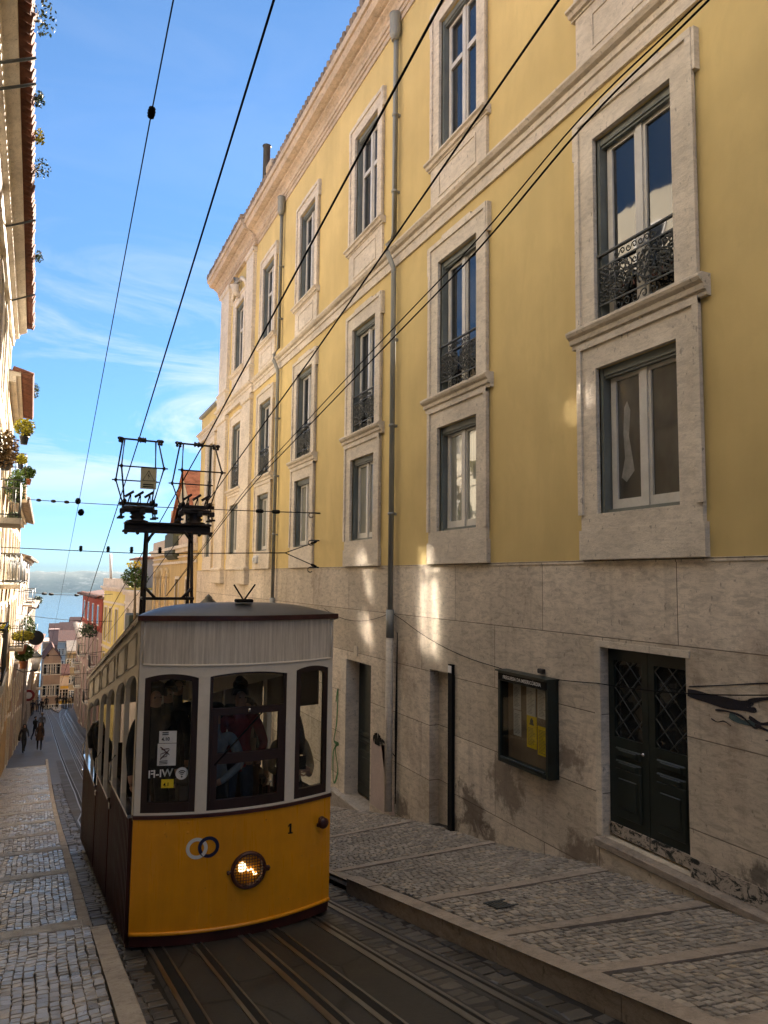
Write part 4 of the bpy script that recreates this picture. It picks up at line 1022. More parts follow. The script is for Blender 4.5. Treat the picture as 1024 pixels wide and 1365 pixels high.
# signs stuck to the left window
def front_mat(x, z, off=.028):
    return Matrix(((1, 0, 0, x), (0, 0, -1, fy(x) + off), (0, 1, 0, z), (0, 0, 0, 1)))
def fplate(name, x0, x1, z0, z1, mat, off=.028, th=.002):
    mb = MB(); front_sheet(mb, span(x0, x1, z0, z1, 4), off, th); return mb.build(name, mat, tram)
st = fplate('price_sticker', 1.05, 1.205, -1.585, -1.473, M['sign_white'])
text_mesh('price', '4.10 €', .044, M['black'], st, front_mat(1.127, -1.548, .024), bold=.0012)
mb = MB()
for z in (-1.49, -1.508): mb.box(1.075, 1.16, fy(1.12) + .024, fy(1.12) + .026, z, z + .01)
mb.build('small_print', M['iron'], st)
st = fplate('pictogram_sticker', 1.04, 1.205, -1.795, -1.59, M['sign_white'])
mb = MB(); xo, yo = 1.122, fy(1.122) + .024; zo = .105
PZ = lambda pts: [(xo + px, yo, -1.672 + pz) for px, pz in pts]
mb.tube(PZ([(-.06, .055), (.06, -.055)]), .005, 4); mb.tube(PZ([(.06, .06), (-.06, -.06)]), .005, 4)
mb.tube(PZ([(-.055, -.01), (0, .005), (0, -.035), (-.055, -.045)]), .004, 4, closed=True); mb.tube(PZ([(-.05, .03), (.02, .035), (.06, .03)]), .004, 4)
mb.build('pictogram', M['maroon'], st)
mb = MB()
for z in (-1.752, -1.765, -1.778): mb.box(1.055, 1.19, fy(1.12) + .0245, fy(1.12) + .026, z, z + .006)
mb.build('small_print', M['iron'], st)
text_mesh('wifi_lettering', 'WI-FI', .098, M['sign_white'], tram, front_mat(1.073, -1.868, .024) @ Matrix.Diagonal((-1, 1, 1, 1)), bold=.002)
mb = MB(); c0 = (1.262, fy(1.262) + .030, -1.87)
mb.lathe((c0[0], c0[1] - .002, c0[2]), [(.058, 0), (.058, .002)], 20, 'Y'); o_ = mb.build('wifi_badge', M['sign_white'], tram)
mb = MB()
for r_ in (.016, .03, .044): mb.tube([(c0[0] + r_ * math.sin(t), c0[1] - .006, c0[2] - .024 + r_ * 1.15 * math.cos(t)) for t in [-.75 + k * .15 for k in range(11)]], .004, 4)
mb.ball((c0[0], c0[1] - .006, c0[2] - .03), .008, .003, .008, 8); mb.build('wifi_arcs', M['black'], o_)
st = fplate('yellow_sticker', 1.083, 1.192, -2.0, -1.92, M['yellow_paper'], .024)
text_mesh('price', '4.10', .046, M['black'], st, front_mat(1.137, -1.968, .020), bold=.001)
# emblem: two linked rings, fleet number, lamp, knob
def ringm(cx, cz, r, w, mat, name, off, a0=0, a1=2 * math.pi):
    mb = MB(); n = 36; vs = []
    for k in range(n + 1):
        t = a0 + (a1 - a0) * k / n
        for q in (r - w / 2, r + w / 2): x, z = cx + q * math.cos(t), cz + q * math.sin(t); vs.append((x, fy(x, off), z))
    mb.add(vs, [(2 * k, 2 * k + 1, 2 * k + 3, 2 * k + 2) for k in range(n)])
    return mb.build(name, mat, tram)
ringm(1.415, -2.56, .082, .032, M['sign_white'], 'emblem_ring', -.003)
ringm(1.522, -2.555, .082, .032, M['navy'], 'emblem_ring', -.004)
ringm(1.415, -2.56, .082, .032, M['sign_white'], 'emblem_ring', -.005, -.9, .35)
mb = MB(); q_ = fy(2.335) - .004
mb.box(2.328, 2.348, q_, q_ + .003, -2.535, -2.45); mb.box(2.312, 2.362, q_ - .0005, q_ + .003, -2.547, -2.535); mb.add([(2.328, q_ - .0005, -2.45), (2.328, q_ - .0005, -2.472), (2.308, q_ - .0005, -2.487), (2.308, q_ - .0005, -2.475)], [(0, 1, 2, 3)])
mb.build('fleet_number', M['black'], tram)
lx, lz = 1.905, -2.81; ly = fy(lx)
mb = MB(); mb.lathe((lx, ly + .01, lz), [(.135, 0), (.172, .0), (.175, .035), (.165, .05), (.148, .05), (.14, .03), (.135, .0)], 32, 'Y')
for s_ in (-1, 1): mb.bbox(lx + s_ * .185 - .022, lx + s_ * .185 + .022, ly - .03, ly + .0, lz - .012 * s_ - .018, lz + .018, .005); mb.ball((lx + s_ * .198, ly - .035, lz), .014, .012, .014, 8)
hl = mb.build('headlamp', M['maroon'], tram)
mb = MB(); mb.lathe((lx, ly + .012, lz), [(.142, .0), (.12, -.03), (.07, -.05), (.001, -.055)], 24, 'Y'); mb.build('reflector', M['reflector'], hl)
mb = MB(); mb.ball((lx - .062, ly - .004, lz + .03), .04, .02, .05, 12); mb.tube([(lx - .03, ly - .01, lz + .03), (lx + .0, ly - .01, lz - .01), (lx + .03, ly - .01, lz + .01), (lx + .06, ly - .01, lz - .05), (lx + .085, ly - .01, lz - .04)], .009, 5); mb.build('bulb', M['bulb'], hl)
mb = MB()
for k in range(-5, 6):
    q = k * .027; h_ = math.sqrt(max(.0001, .15 ** 2 - q * q))
    mb.tube([(lx + q, ly - .035, lz - h_), (lx + q, ly - .045, lz), (lx + q, ly - .035, lz + h_)], .0035, 4); mb.tube([(lx - h_, ly - .037, lz + q), (lx, ly - .047, lz + q), (lx + h_, ly - .037, lz + q)], .0035, 4)
mb.build('lamp_guard', M['maroon'], hl)
kx, kz = 2.705, -2.505; ky = fy(kx)
mb = MB(); mb.lathe((kx, ky, kz), [(.05, 0), (.05, .012), (.03, .02), (.03, .045), (.052, .05), (.056, .075), (.04, .09), (.01, .092)], 14, 'Y'); mb.bbox(kx - .06, kx + .0, ky - .05, ky - .02, kz - .045, kz + .0, .01); mb.build('coupling_knob', M['maroon'], tram)
mb = MB()
for x in (1.13, 1.33):
    for z in (-2.32, -2.41): mb.ball((x, fy(x) - .002, z), .012, .007, .012, 8)
mb.build('bolts', M['tram_yellow'], tram)['kind'] = 'stuff'

# sides
def side(X, out):
    """X: plane, out: -1 left, +1 right"""
    t = .05
    def slab(mb, pts, mi=0):
        """pts (y, z_lo, z_hi) in tram heights (slope added)"""
        n = len(pts); vs = []
        for y, a, b in pts:
            for xx, z in ((X, a), (X, b), (X - out * t, b), (X - out * t, a)): vs.append((xx, y, z + dz(y)))
        mb.add(vs, [(4 * i + k, 4 * i + (k + 1) % 4, 4 * (i + 1) + (k + 1) % 4, 4 * (i + 1) + k) for i in range(n - 1) for k in range(4)] + [(0, 1, 2, 3), tuple(4 * (n - 1) + k for k in (3, 2, 1, 0))], mi)
    comps = [(7.62, 9.75), (9.95, 12.25), (12.45, 15.5)]
    mb = MB(); slab(mb, [(TY0 + .004, ZLB - .06, ZRE), (TY1, ZLB - .06, ZRE)])
    ends = [TY0 + .004] + [q for c in comps for q in c] + [TY1]
    for a, b in zip(ends[::2], ends[1::2]): slab(mb, [(a, ZBELT - .02, ZLB - .061), (b, ZBELT - .02, ZLB - .061)])
    for a, b in comps:
        n = 2; w_ = (b - a) / n
        for k in range(n):
            ya, yb = a + w_ * k, a + w_ * (k + 1)
            if k: slab(mb, [(ya - .045, ZBELT - .3, ZLB - .061), (ya + .045, ZBELT - .3, ZLB - .061)])
            # arched heads
            ar = [(ya + (yb - ya) * q / 10, ZLB - .061 - .10 * (abs(q - 5) / 5) ** 3.5, ZLB - .06) for q in range(11)]; slab(mb, ar)
    mb.build('side_frame', M['tram_white'], tram)
    mb = MB()
    for a, b in comps:
        ym = (a + b) / 2
        for ya, yb in ((a + .1, ym - .1), (ym + .1, b - .1)):
            P = [(X + out * .008, y, z + dz(y)) for y, z in ((ya, ZLB + .03), (yb, ZLB + .03), (yb, ZRE - .12), (ya, ZRE - .12))]; mb.tube(P, .011, 5, closed=True)
    mb.build('side_moulding', M['tram_white'], tram)
    # lower gates, one per compartment, with a polished handrail
    for (a, b), (zt0, zt1) in zip([(7.55, 9.62), (9.80, 11.95), (12.1, 15.55)], [(-2.29, -2.46), (-2.73, -2.92), (-3.16, -3.46)]):
        mb = MB(); y = a
        while y < b - .05:
            zt = zt0 + (zt1 - zt0) * (y - a) / (b - a); zb = ZS + .02 + dz(y)
            mb.box(X, X + out * .03, y, y + .05, zb, zt); y += .125
        mb.obox((X - out * .03, a, ZS + dz(a) - .02), (out * .045, 0, 0), (0, b - a, dz(b) - dz(a)), (0, 0, .12))
        gt = mb.build('gate', M['maroon'], tram)
        mb = MB(); mb.obox((X - out * .03, a, ZS + dz(a)), (0, b - a, dz(b) - dz(a)), (out * .02, 0, 0), (0, 0, zt0 - ZS - dz(a) - .03)); mb.build('backing', M['black'], gt)
        mb = MB(); mb.obox((X - out * .05, a - .01, zt0), (out * .095, 0, 0), (0, b - a + .02, zt1 - zt0), (0, 0, .03)); mb.tube([(X + out * .05, b - .06, zt1 + .02), (X + out * .05, b - .03, zt1 + .22), (X - out * .01, b, zt1 + .3)], .012, 5)
        mb.build('handrail', M['steel'], gt)
        mb = MB(); mb.bbox(X + out * .0355 if out > 0 else X - .06, X + .05 if out > 0 else X - .0355, b - .25, b - .15, zt1 - .26, zt1 - .2, .006); mb.build('latch', M['steel'], gt)
side(XL, -1); side(XR, 1)
# floors, ceiling, benches
mb = MB()
FL = [(7.52, 9.7, -2.92), (9.7, 12.1, -3.36), (12.1, 15.7, -3.86)]
for a, b, z in FL: mb.box(XL + .05, XR - .05, a, b, z - .1, z)
mb.build('floor', M['tram_inside'], tram)
for yb, zf in ((9.66, -2.92), (12.0, -3.36)):
    mb = MB(); mb.bbox(1.05, 2.67, yb - .42, yb, zf + .40, zf + .46, .015); mb.bbox(1.05, 2.67, yb - .04, yb, zf + .46, zf + .85, .015)
    for x in (1.1, 2.6): mb.box(x, x + .04, yb - .4, yb - .36, zf, zf + .4)
    mb.build('bench', M['tram_inside'], tram)
mb = MB(); mb.bbox(1.25, 1.45, 7.42, 7.62, -2.92, -2.0, .02); mb.lathe((1.35, 7.52, -2.0), [(.12, 0), (.12, .03), (.03, .05), (.03, .1)], 14); mb.build('driver_console', M['tram_inside'], tram)
mb = MB(); mb.box(1.0, 2.72, TY1 - 2.2, TY1 - 2.17, -4.2, -3.2); mb.build('partition', M['tram_inside'], tram)
mb = MB()
for a, b in ((7.7, 9.7), (9.95, 12.2), (12.4, 15.4)): mb.obox((XR - .075, a, -1.32 + dz(a)), (0, b - a, dz(b) - dz(a)), (.012, 0, 0), (0, 0, .40))
mb.build('blocking_board', M['tram_inside'], tram)  # added dark boards, block the bright wall seen through the right side
# roof
mb = MB(); ny, nx = 40, 24; vs = []
def roof_h(u, y, ya):
    f = min(1, max(0, (y - ya) / .85)); r = min(1, max(0, (TY1 + .28 - y) / .75)); e = math.sin(f * math.pi / 2) ** .8 * math.sin(r * math.pi / 2) ** .8
    return .195 * e * (1 - abs(u) ** 4) ** .6
for j in range(ny + 1):
    for i in range(nx + 1):
        u = -1 + 2 * i / nx; x = TC + u * (THW + .035)
        ya = fy(x, -.05); yb = TY1 + (TY0 - fy(x)) + .05; s_ = j / ny; s_ = s_ ** 1.6; y = ya + (yb - ya) * s_
        vs.append((x, y, ZRE + .02 + dz(max(y, TY0)) + roof_h(u * .999, y, ya)))
mb.add(vs, [(j * (nx + 1) + i, j * (nx + 1) + i + 1, (j + 1) * (nx + 1) + i + 1, (j + 1) * (nx + 1) + i) for j in range(ny) for i in range(nx)], 0, True)
mb.build('roof', M['tram_roof'], tram)
mb = MB(); vs = []
edge = [(TC + (THW + .035) * (-1 + 2 * k / 24), fy(TC + (THW + .035) * (-1 + 2 * k / 24), -.052)) for k in range(25)]
edge = [(XL - .036, TY1 + .05)] + [(XL - .036, 7.45 + q) for q in (6, 4, 2)] + edge + [(XR + .036, 7.45 + q) for q in (2, 4, 6)] + [(XR + .036, TY1 + .05)]
for x, y in edge: vs += [(x, y, ZRE - .03 + dz(max(y, TY0))), (x, y, ZRE + .021 + dz(max(y, TY0)))]
mb.add(vs, [(2 * k, 2 * k + 1, 2 * k + 3, 2 * k + 2) for k in range(len(edge) - 1)]); mb.build('roof_edge', M['maroon'], tram)
mb = MB(); mb.quad((XL + .04, TY0, ZRE - .03), (XR - .04, TY0, ZRE - .03), (XR - .04, TY1, ZRE - .03 + dz(TY1)), (XL + .04, TY1, ZRE - .03 + dz(TY1))); mb.build('ceiling', M['tram_inside'], tram)
# V-shaped rod on the roof front
mb = MB(); y = 7.45; mb.tube([(1.84, y, -.24), (1.735, y, -.08)], .009, 6); mb.tube([(1.84, y, -.24), (1.955, y, -.075)], .009, 6); mb.bbox(1.76, 1.93, y - .05, y + .08, -.26, -.225, .01); mb.build('roof_fork', M['black'], tram)
# current collectors: portal frame with two cage-like lyres
YC = 12.5
mb = MB(); B = lambda *a: mb.tube(a, .045, 8)
zr_ = ZRE + dz(YC) + .12
for x, s_ in ((1.46, -1), (2.15, 1)):
    for dy in (-.28, .28):
        mb.tube([(x + s_ * .01, YC + dy * .35, .72), (x + s_ * .04, YC + dy, zr_ - .15 - dy * .2)], [.024, .03], 8)
    mb.tube([(x + s_ * .03, YC - .25, -.36), (x + s_ * .03, YC + .25, -.36)], .025, 6)
    mb.tube([(x + s_ * .02, YC - .12, .55), (x - s_ * .12, YC - .12, .74)], .025, 6); mb.tube([(x + s_ * .03, YC - .22, -.18), (x - s_ * .14, YC - .24, -.36)], .025, 6)
mb.tube([(1.45, YC - .26, -.36), (2.2, YC - .26, -.36)], .026, 6)
mb.bbox(1.08, 2.50, YC - .12, YC + .12, .70, .74, .01); mb.bbox(1.10, 2.48, YC - .02, YC + .02, .74, .83, .006); mb.bbox(1.10, 2.48, YC - .12, YC + .12, .83, .87, .01)
for x in (1.12, 1.3, 2.28, 2.46): mb.ball((x, YC - .11, .685), .03, .03, .03, 8)
for k in range(5): mb.tube([(1.5 + k * .16, YC - .3, -.78 + .0), (1.5 + (k + 1) * .16, YC - .3, -.62 if k % 2 else -.9)], .02, 5)
pf = mb.build('collector_portal', M['rust_iron'], tram)
def lyre(cx, zb, name='collector_cage'):
    mb = MB()
    mb.lathe((cx, YC, .86), [(.17, 0), (.17, .03), (.09, .05), (.13, .09), (.09, .12), (.13, .15), (.08, .18), (.17, .22), (.17, .26)], 12)
    mb.bbox(cx - .25, cx + .25, YC - .14, YC + .14, zb - .02, zb + .06, .02); mb.bbox(cx - .3, cx + .3, YC - .1, YC - .05, zb + .08, zb + .13, .01); mb.bbox(cx - .2, cx + .2, YC + .05, YC + .1, zb + .02, zb + .08, .01)
    for x in (-.25, 0.05, .25): mb.bbox(cx + x - .04, cx + x + .04, YC - .18, YC - .1, zb - .06, zb + .02, .01)
    for sy, zmid, zt in ((-1, 1.70, 2.19), (1, 1.60, 2.25)):
        yt, ym, yb = YC + sy * .16, YC + sy * .50, YC + sy * .12
        for s_ in (-1, 1):
            mb.tube([(cx + s_ * .22, yb, zb + .1), (cx + s_ * .32, ym, zmid), (cx + s_ * .26, yt, zt)], .014, 6)
            mb.tube([(cx + s_ * .22, yb, zb + .12), (cx + s_ * .26, yb, zb - .1)], .013, 5); mb.bbox(cx + s_ * .26 - .05, cx + s_ * .26 + .05, yb - .03, yb + .03, zb - .13, zb - .1, .005)
            mb.ball((cx + s_ * .32, ym, zmid), .026, .026, .036, 8); mb.ball((cx + s_ * .22, yb, zb + .14), .035, .035, .045, 8)
        mb.tube([(cx - .38, ym, zmid), (cx + .38, ym, zmid)], .012, 6)
        mb.tube([(cx - .34, yt, zt), (cx + .34, yt, zt - .01)], .015, 6)
        for s_ in (-1, 1): mb.ball((cx + s_ * .31, yt, zt), .04, .03, .03, 8); mb.ball((cx + s_ * .31, yt, zt - .045), .025, .025, .028, 6)
        mb.lathe((cx + .02, yt, zt), [(.03, -.05), (.05, -.04), (.03, -.01), (.03, .01), (.05, .04), (.03, .05)], 8, 'X')
    for s_ in (-1, 1): mb.tube([(cx + s_ * .31, YC - .16, 2.19), (cx + s_ * .31, YC + .16, 2.25)], .016, 6)
    for k in range(3):
        x = cx - .12 + k * .15; mb.tube([(x - .05, YC - .06, zb + .1), (x + .0, YC - .06, zb + .28)], .012, 5); mb.tube([(x + .0, YC - .06, zb + .12), (x + .0, YC - .06, zb + .25)], .008, 5); mb.obox((x - .08, YC - .1, zb + .20), (.13, 0, .09), (0, .06, 0), (-.02, 0, .035))
    return mb.build(name, M['rust_iron'], tram)
c1 = lyre(1.30, 1.05); c2 = lyre(2.22, 1.05)
mb = MB(); mb.bbox(1.27, 1.51, YC - .505, YC - .495, 1.36, 1.69, .003); ws = mb.build('warning_plate', M['warn'], c1)
mb = MB(); y = YC - .508
mb.tube([(1.30, y, 1.49), (1.48, y, 1.49), (1.39, y, 1.65)], .008, 4, closed=True); mb.add([(1.40, y, 1.62), (1.372, y, 1.56), (1.392, y, 1.565), (1.383, y, 1.51), (1.410, y, 1.575), (1.392, y, 1.57)], [(0, 1, 2, 5), (5, 2, 3, 4)])
for z in (1.43, 1.395): mb.box(1.31, 1.47, y, y + .003, z - .009, z + .009)
mb.build('warning_mark', M['black'], c1)
# undergear
for yy in (9.0, 14.0):
    mb = MB()
    for x in (1.42, 2.30):
        mb.lathe((x, yy, road_z(yy) + .30), [(.29, -.04), (.30, -.03), (.30, .03), (.29, .04)], 20, 'X')
    mb.tube([(1.42, yy, road_z(yy) + .3), (2.30, yy, road_z(yy) + .3)], .04, 8)
    mb.build('wheelset', M['rust_iron'], tram)
mb = MB(); mb.obox((1.0, 7.6, ZS + .06), (1.72, 0, 0), (0, 8, -8 * TS), (0, 0, .1)); mb.build('underframe', M['maroon'], tram)
# ------------------------------------------------------------------ people
def skin_mesh(name, joints, edges, radii, levels):
    """one continuous surface grown round a skeleton"""
    names = list(joints); me = bpy.data.meshes.new(name + '_src')
    me.from_pydata([joints[n] for n in names], [(names.index(a), names.index(b)) for a, b in edges], [])
    o = bpy.data.objects.new(name + '_src', me); COL.objects.link(o)
    md = o.modifiers.new('skin', 'SKIN'); md.use_smooth_shade = True; md.branch_smoothing = 0.3
    if not me.skin_vertices: 
        bm = bmesh.new(); bm.from_mesh(me); bm.verts.layers.skin.verify(); bm.to_mesh(me); bm.free()
    for i, n in enumerate(names):
        r = radii[n]; me.skin_vertices[0].data[i].radius = r if isinstance(r, tuple) else (r, r)
        me.skin_vertices[0].data[i].use_root = (n == 'pelvis')
    sb = o.modifiers.new('sub', 'SUBSURF'); sb.levels = levels; sb.render_levels = levels
    bpy.context.view_layer.update()
    out = bpy.data.meshes.new_from_object(o.evaluated_get(bpy.context.evaluated_depsgraph_get()))
    bpy.data.objects.remove(o)
    return out
BASE = dict(pelvis=(0, 0, .95), waist=(0, 0, 1.08), chest=(0, -.01, 1.27), neck=(0, .0, 1.46), jaw=(0, -.02, 1.545), head=(0, -.005, 1.62), crown=(0, .0, 1.70),
            shL=(-.17, 0, 1.40), elL=(-.23, .02, 1.13), wrL=(-.24, -.06, .89), hdL=(-.24, -.09, .80), shR=(.17, 0, 1.40), elR=(.23, .02, 1.13), wrR=(.24, -.06, .89), hdR=(.24, -.09, .80),
            hpL=(-.09, 0, .90), knL=(-.10, -.02, .50), anL=(-.10, .03, .09), toL=(-.11, -.13, .03), hpR=(.09, 0, .90), knR=(.10, -.02, .50), anR=(.10, .03, .09), toR=(.11, -.13, .03))
RADII = dict(pelvis=(.15, .11), waist=(.14, .10), chest=(.165, .11), neck=.055, jaw=(.062, .07), head=(.078, .092), crown=(.055, .065),
             shL=.072, elL=.048, wrL=.034, hdL=(.036, .022), shR=.072, elR=.048, wrR=.034, hdR=(.036, .022), hpL=.095, knL=.062, anL=.045, toL=.035, hpR=.095, knR=.062, anR=.045, toR=.035)
EDGES = [('pelvis', 'waist'), ('waist', 'chest'), ('chest', 'neck'), ('neck', 'jaw'), ('jaw', 'head'), ('head', 'crown'), ('chest', 'shL'), ('shL', 'elL'), ('elL', 'wrL'), ('wrL', 'hdL'), ('chest', 'shR'), ('shR', 'elR'), ('elR', 'wrR'), ('wrR', 'hdR'),
         ('pelvis', 'hpL'), ('hpL', 'knL'), ('knL', 'anL'), ('anL', 'toL'), ('pelvis', 'hpR'), ('hpR', 'knR'), ('knR', 'anR'), ('anR', 'toR')]
ZONE = {}
for a, b in EDGES:
    k = (a, b)
    ZONE[k] = 'skin' if a in ('neck', 'jaw', 'head', 'wrL', 'wrR') else 'shoe' if a in ('anL', 'anR') else 'legs' if a in ('hpL', 'hpR', 'knL', 'knR') or k[0] == 'pelvis' and b != 'waist' else 'top'
def seg_d(p, a, b):
    ab = b - a; t = max(0, min(1, (p - a).dot(ab) / max(1e-9, ab.length_squared))); return (p - (a + ab * t)).length
def finger_chains(hand, direction, palm_n):
    """five fingers of unequal length, curled a little, rooted in the palm"""
    d = Vector(direction).normalized(); n = Vector(palm_n).normalized(); s = d.cross(n).normalized(); out = []
    for k, (off, L) in enumerate(((-.027, .068), (-.009, .078), (.009, .074), (.026, .058))):
        p = hand + s * off + d * .02
        out.append([p, p + d * L * .5 + n * .008, p + d * L * .85 + n * .03, p + d * L * .95 + n * .052])
    p = hand - s * .034 - d * .02
    out.append([p, p - s * .022 + d * .025 + n * .012, p - s * .02 + d * .055 + n * .022])
    return out
def person(label, loc, rz, top, legs, pose=None, scale=1.0, hair='hair_dark', hairstyle='short', levels=1, detail=False, group=None, coat=None, skirt=None, bag=None):
    J = {k: Vector(v) for k, v in BASE.items()}
    for k, v in (pose or {}).items(): J[k] = Vector(v)
    R = dict(RADII); E = list(EDGES); zone = dict(ZONE)
    if detail:
        h = J['head']; f = Vector((0, -1, 0)) if not pose or 'face' not in pose else Vector(pose['face'])
        J.pop('face', None)
        J['nose'] = h + f * .105 + Vector((0, 0, -.022)); R['nose'] = .014; E.append(('head', 'nose')); zone[('head', 'nose')] = 'skin'
    J.pop('face', None)
    me = skin_mesh('person', J, E, R, levels)
    mats = [M['skin'], top, legs, M['black']]; idx = {'skin': 0, 'top': 1, 'legs': 2, 'shoe': 3}
    me.materials.clear()
    for m in mats: me.materials.append(m)
    for p in me.polygons:
        best = min(E, key=lambda e: seg_d(p.center, J[e[0]], J[e[1]]) / (0.5 * ((R[e[0]] if not isinstance(R[e[0]], tuple) else R[e[0]][0]) + (R[e[1]] if not isinstance(R[e[1]], tuple) else R[e[1]][0])) + .01))
        p.material_index = idx[zone[best]]; p.use_smooth = True
    o = bpy.data.objects.new('person', me); COL.objects.link(o)
    # hands
    if detail:
        fm = MB()
        for sd in 'LR':
            w, h = J['wr' + sd], J['hd' + sd]; d = (h - w); d = d.normalized() if d.length > 1e-4 else Vector((0, 0, -1))
            nrm = Vector((1 if sd == 'L' else -1, 0, 0)); nrm = (nrm - d * nrm.dot(d)); nrm = nrm.normalized() if nrm.length > .1 else Vector((0, -1, 0))
            for ch in finger_chains(h, d, nrm): fm.tube(ch, [.0105, .0095, .0085, .006][:len(ch)], 6)
        q = fm.build('fingers', M['skin'], o, local=True)
    # hair
    h = J['head']; hb = MB(); hm = M[hair]
    if hairstyle in ('short', 'long', 'bun', 'big'):
        k = 1.0 if hairstyle != 'big' else 1.35
        n = 14; vs = []; rows = 8
        for i in range(rows + 1):
            ph = math.pi * .60 * i / rows
            for j in range(n):
                t = 2 * math.pi * j / n; back = math.sin(t) > -.35
                lim = ph if back else min(ph, math.pi * .30)
                rr = 1 + .05 * mnoise.noise(Vector((j * .9, i * .7, len(label) * .3)))
                vs.append(h + Vector((.098 * k * rr * math.sin(lim) * math.cos(t), .012 + .112 * k * rr * math.sin(lim) * math.sin(t), .035 + .098 * k * rr * math.cos(lim))))
        hb.add(vs, [(i * n + j, i * n + (j + 1) % n, (i + 1) * n + (j + 1) % n, (i + 1) * n + j) for i in range(rows) for j in range(n)], 0, True)
    if hairstyle == 'long':
        for s_ in (-1, 1): hb.tube([h + Vector((s_ * .075, .0, .06)), h + Vector((s_ * .095, -.01, -.06)), h + Vector((s_ * .10, -.05, -.2)), h + Vector((s_ * .085, -.085, -.34))], [.035, .045, .05, .02], 8)
        hb.tube([h + Vector((0, .06, .05)), h + Vector((0, .10, -.08)), h + Vector((0, .11, -.28))], [.06, .085, .05], 10)
    if hairstyle == 'bun': hb.ball(h + Vector((0, .09, .09)), .06, .055, .055, 10)
    hb.build('hair', hm, o, local=True)
    if detail:
        for s_ in (-1, 1):
            eb = MB(); eb.ball(h + Vector((s_ * .031, -.080, .005)), .012, .009, .007, 8); eb.build('eye', M['eye'], o, local=True)
    if coat is not None:      # open-bottomed coat or skirt that hangs from the hips
        cb = MB(); z0, z1, r0, r1, cm = coat; n = 14; vs = []
        for i in range(5):
            t = i / 4
            for j in range(n):
                a = 2 * math.pi * j / n; rr = r0 + (r1 - r0) * t + .012 * math.sin(a * 4 + i)
                vs.append((rr * math.cos(a), rr * .72 * math.sin(a), z0 + (z1 - z0) * t))
        cb.add(vs, [(i * n + j, i * n + (j + 1) % n, (i + 1) * n + (j + 1) % n, (i + 1) * n + j) for i in range(4) for j in range(n)], 0, True)
        cb.build('coat', cm, o, local=True)
    if bag:
        bb = MB(); bb.bbox(*bag[:6], .03); bb.tube([(bag[0], bag[2], bag[5]), (0, 0.02, 1.44), (bag[0], bag[3], bag[5])], .012, 5); bb.build('bag', bag[6], o, local=True)
    o.location = loc; o.rotation_euler = (0, 0, rz); o.scale = (scale,) * 3
    return tag(o, label, 'person', group)
C_ = {n: cloth('cloth_' + n, c) for n, c in dict(charcoal=(.03, .03, .033), black=(.012, .012, .013), navy=(.015, .02, .04), jeans=(.035, .05, .085), brown=(.075, .04, .022), beige=(.34, .27, .20), red=(.22, .022, .028), grey=(.13, .13, .135), white=(.5, .49, .46), bluegrey=(.17, .20, .25), green=(.03, .05, .03), sand=(.25, .2, .14)).items()}
WALK = dict(knL=(-.10, -.20, .52), anL=(-.10, -.22, .10), toL=(-.11, -.36, .06), knR=(.10, .03, .50), anR=(.10, .26, .13), toR=(.11, .14, .03), elL=(-.23, .12, 1.15), wrL=(-.24, .10, .92), hdL=(-.24, .09, .83), elR=(.23, -.06, 1.14), wrR=(.22, -.22, .98), hdR=(.22, -.28, .92))
WALK2 = dict(knR=(.10, -.15, .52), anR=(.10, -.12, .10), toR=(.11, -.26, .05), knL=(-.10, .05, .50), anL=(-.10, .20, .12), toL=(-.11, .08, .03))
GP = 'people walking down the street'
def street_person(px, py, label, rz=0.0, scale=1.0, **kw):
    p = on_road(px, py, .12); kw.setdefault('pose', WALK)
    if py < 955:
        Yf = 92 + (951 - py) * 1.3; p = atY(px, py, Yf); p.z = road_z(Yf) + .08
    return person(label, (p.x, p.y, p.z - .0), rz, kw.pop('top'), kw.pop('legs'), group=GP, scale=scale, **kw)
street_person(31, 1003, 'person in a grey top and dark trousers walking up beside the left wall', .3, 1.0, top=C_['charcoal'], legs=C_['black'], hairstyle='long', levels=2, bag=(-.33, -.22, -.1, .12, .75, 1.05, C_['black']))
street_person(52, 1000, 'person in a long brown coat walking on the left pavement', .0, 1.02, top=C_['brown'], legs=C_['black'], hairstyle='long', hair='hair_brown', levels=2, coat=(1.05, .62, .17, .24, C_['brown']), pose=WALK2)
street_person(46, 986, 'person in a black jacket behind the brown coat, turned aside', 2.4, 1.0, top=C_['black'], legs=C_['navy'], pose=WALK)
street_person(55, 979, 'fair-haired person in a dark coat behind the brown coat, nearest the kerb', 3.2, 1.0, top=C_['grey'], legs=C_['black'], hair='hair_fair', hairstyle='big', pose=WALK2)
street_person(43, 951, 'distant person in dark clothes close to the left house wall', 3.3, 1.0, top=C_['navy'], legs=C_['black'])
street_person(50, 947, 'distant person in blue jeans in the left group', 3.1, 1.0, top=C_['bluegrey'], legs=C_['jeans'], pose=WALK2)
street_person(55, 950, 'distant person in black at the right edge of the left group', 3.0, 1.0, top=C_['black'], legs=C_['charcoal'])
street_person(61.5, 942, 'distant person in the middle of the street left of the traffic island', 3.2, 1.0, top=C_['charcoal'], legs=C_['black'])
street_person(76, 940, 'distant person in black standing alone on the traffic island', 3.1, 1.05, top=C_['black'], legs=C_['black'])
street_person(84, 938, 'distant person in dark clothes, leftmost of the group at the bottom of the street', 3.1, 1.05, top=C_['black'], legs=C_['navy'], pose=WALK2)
street_person(88, 940, 'distant person in a charcoal coat inside the group at the bottom of the street', 3.3, 1.0, top=C_['charcoal'], legs=C_['black'])
street_person(92.5, 941, 'distant person in a pale top in the group at the bottom of the street', 3.0, 1.0, top=C_['sand'], legs=C_['black'], pose=WALK2)
street_person(97, 940, 'distant person in a dark jacket in the group by the right wall', 2.9, 1.05, top=C_['black'], legs=C_['charcoal'])
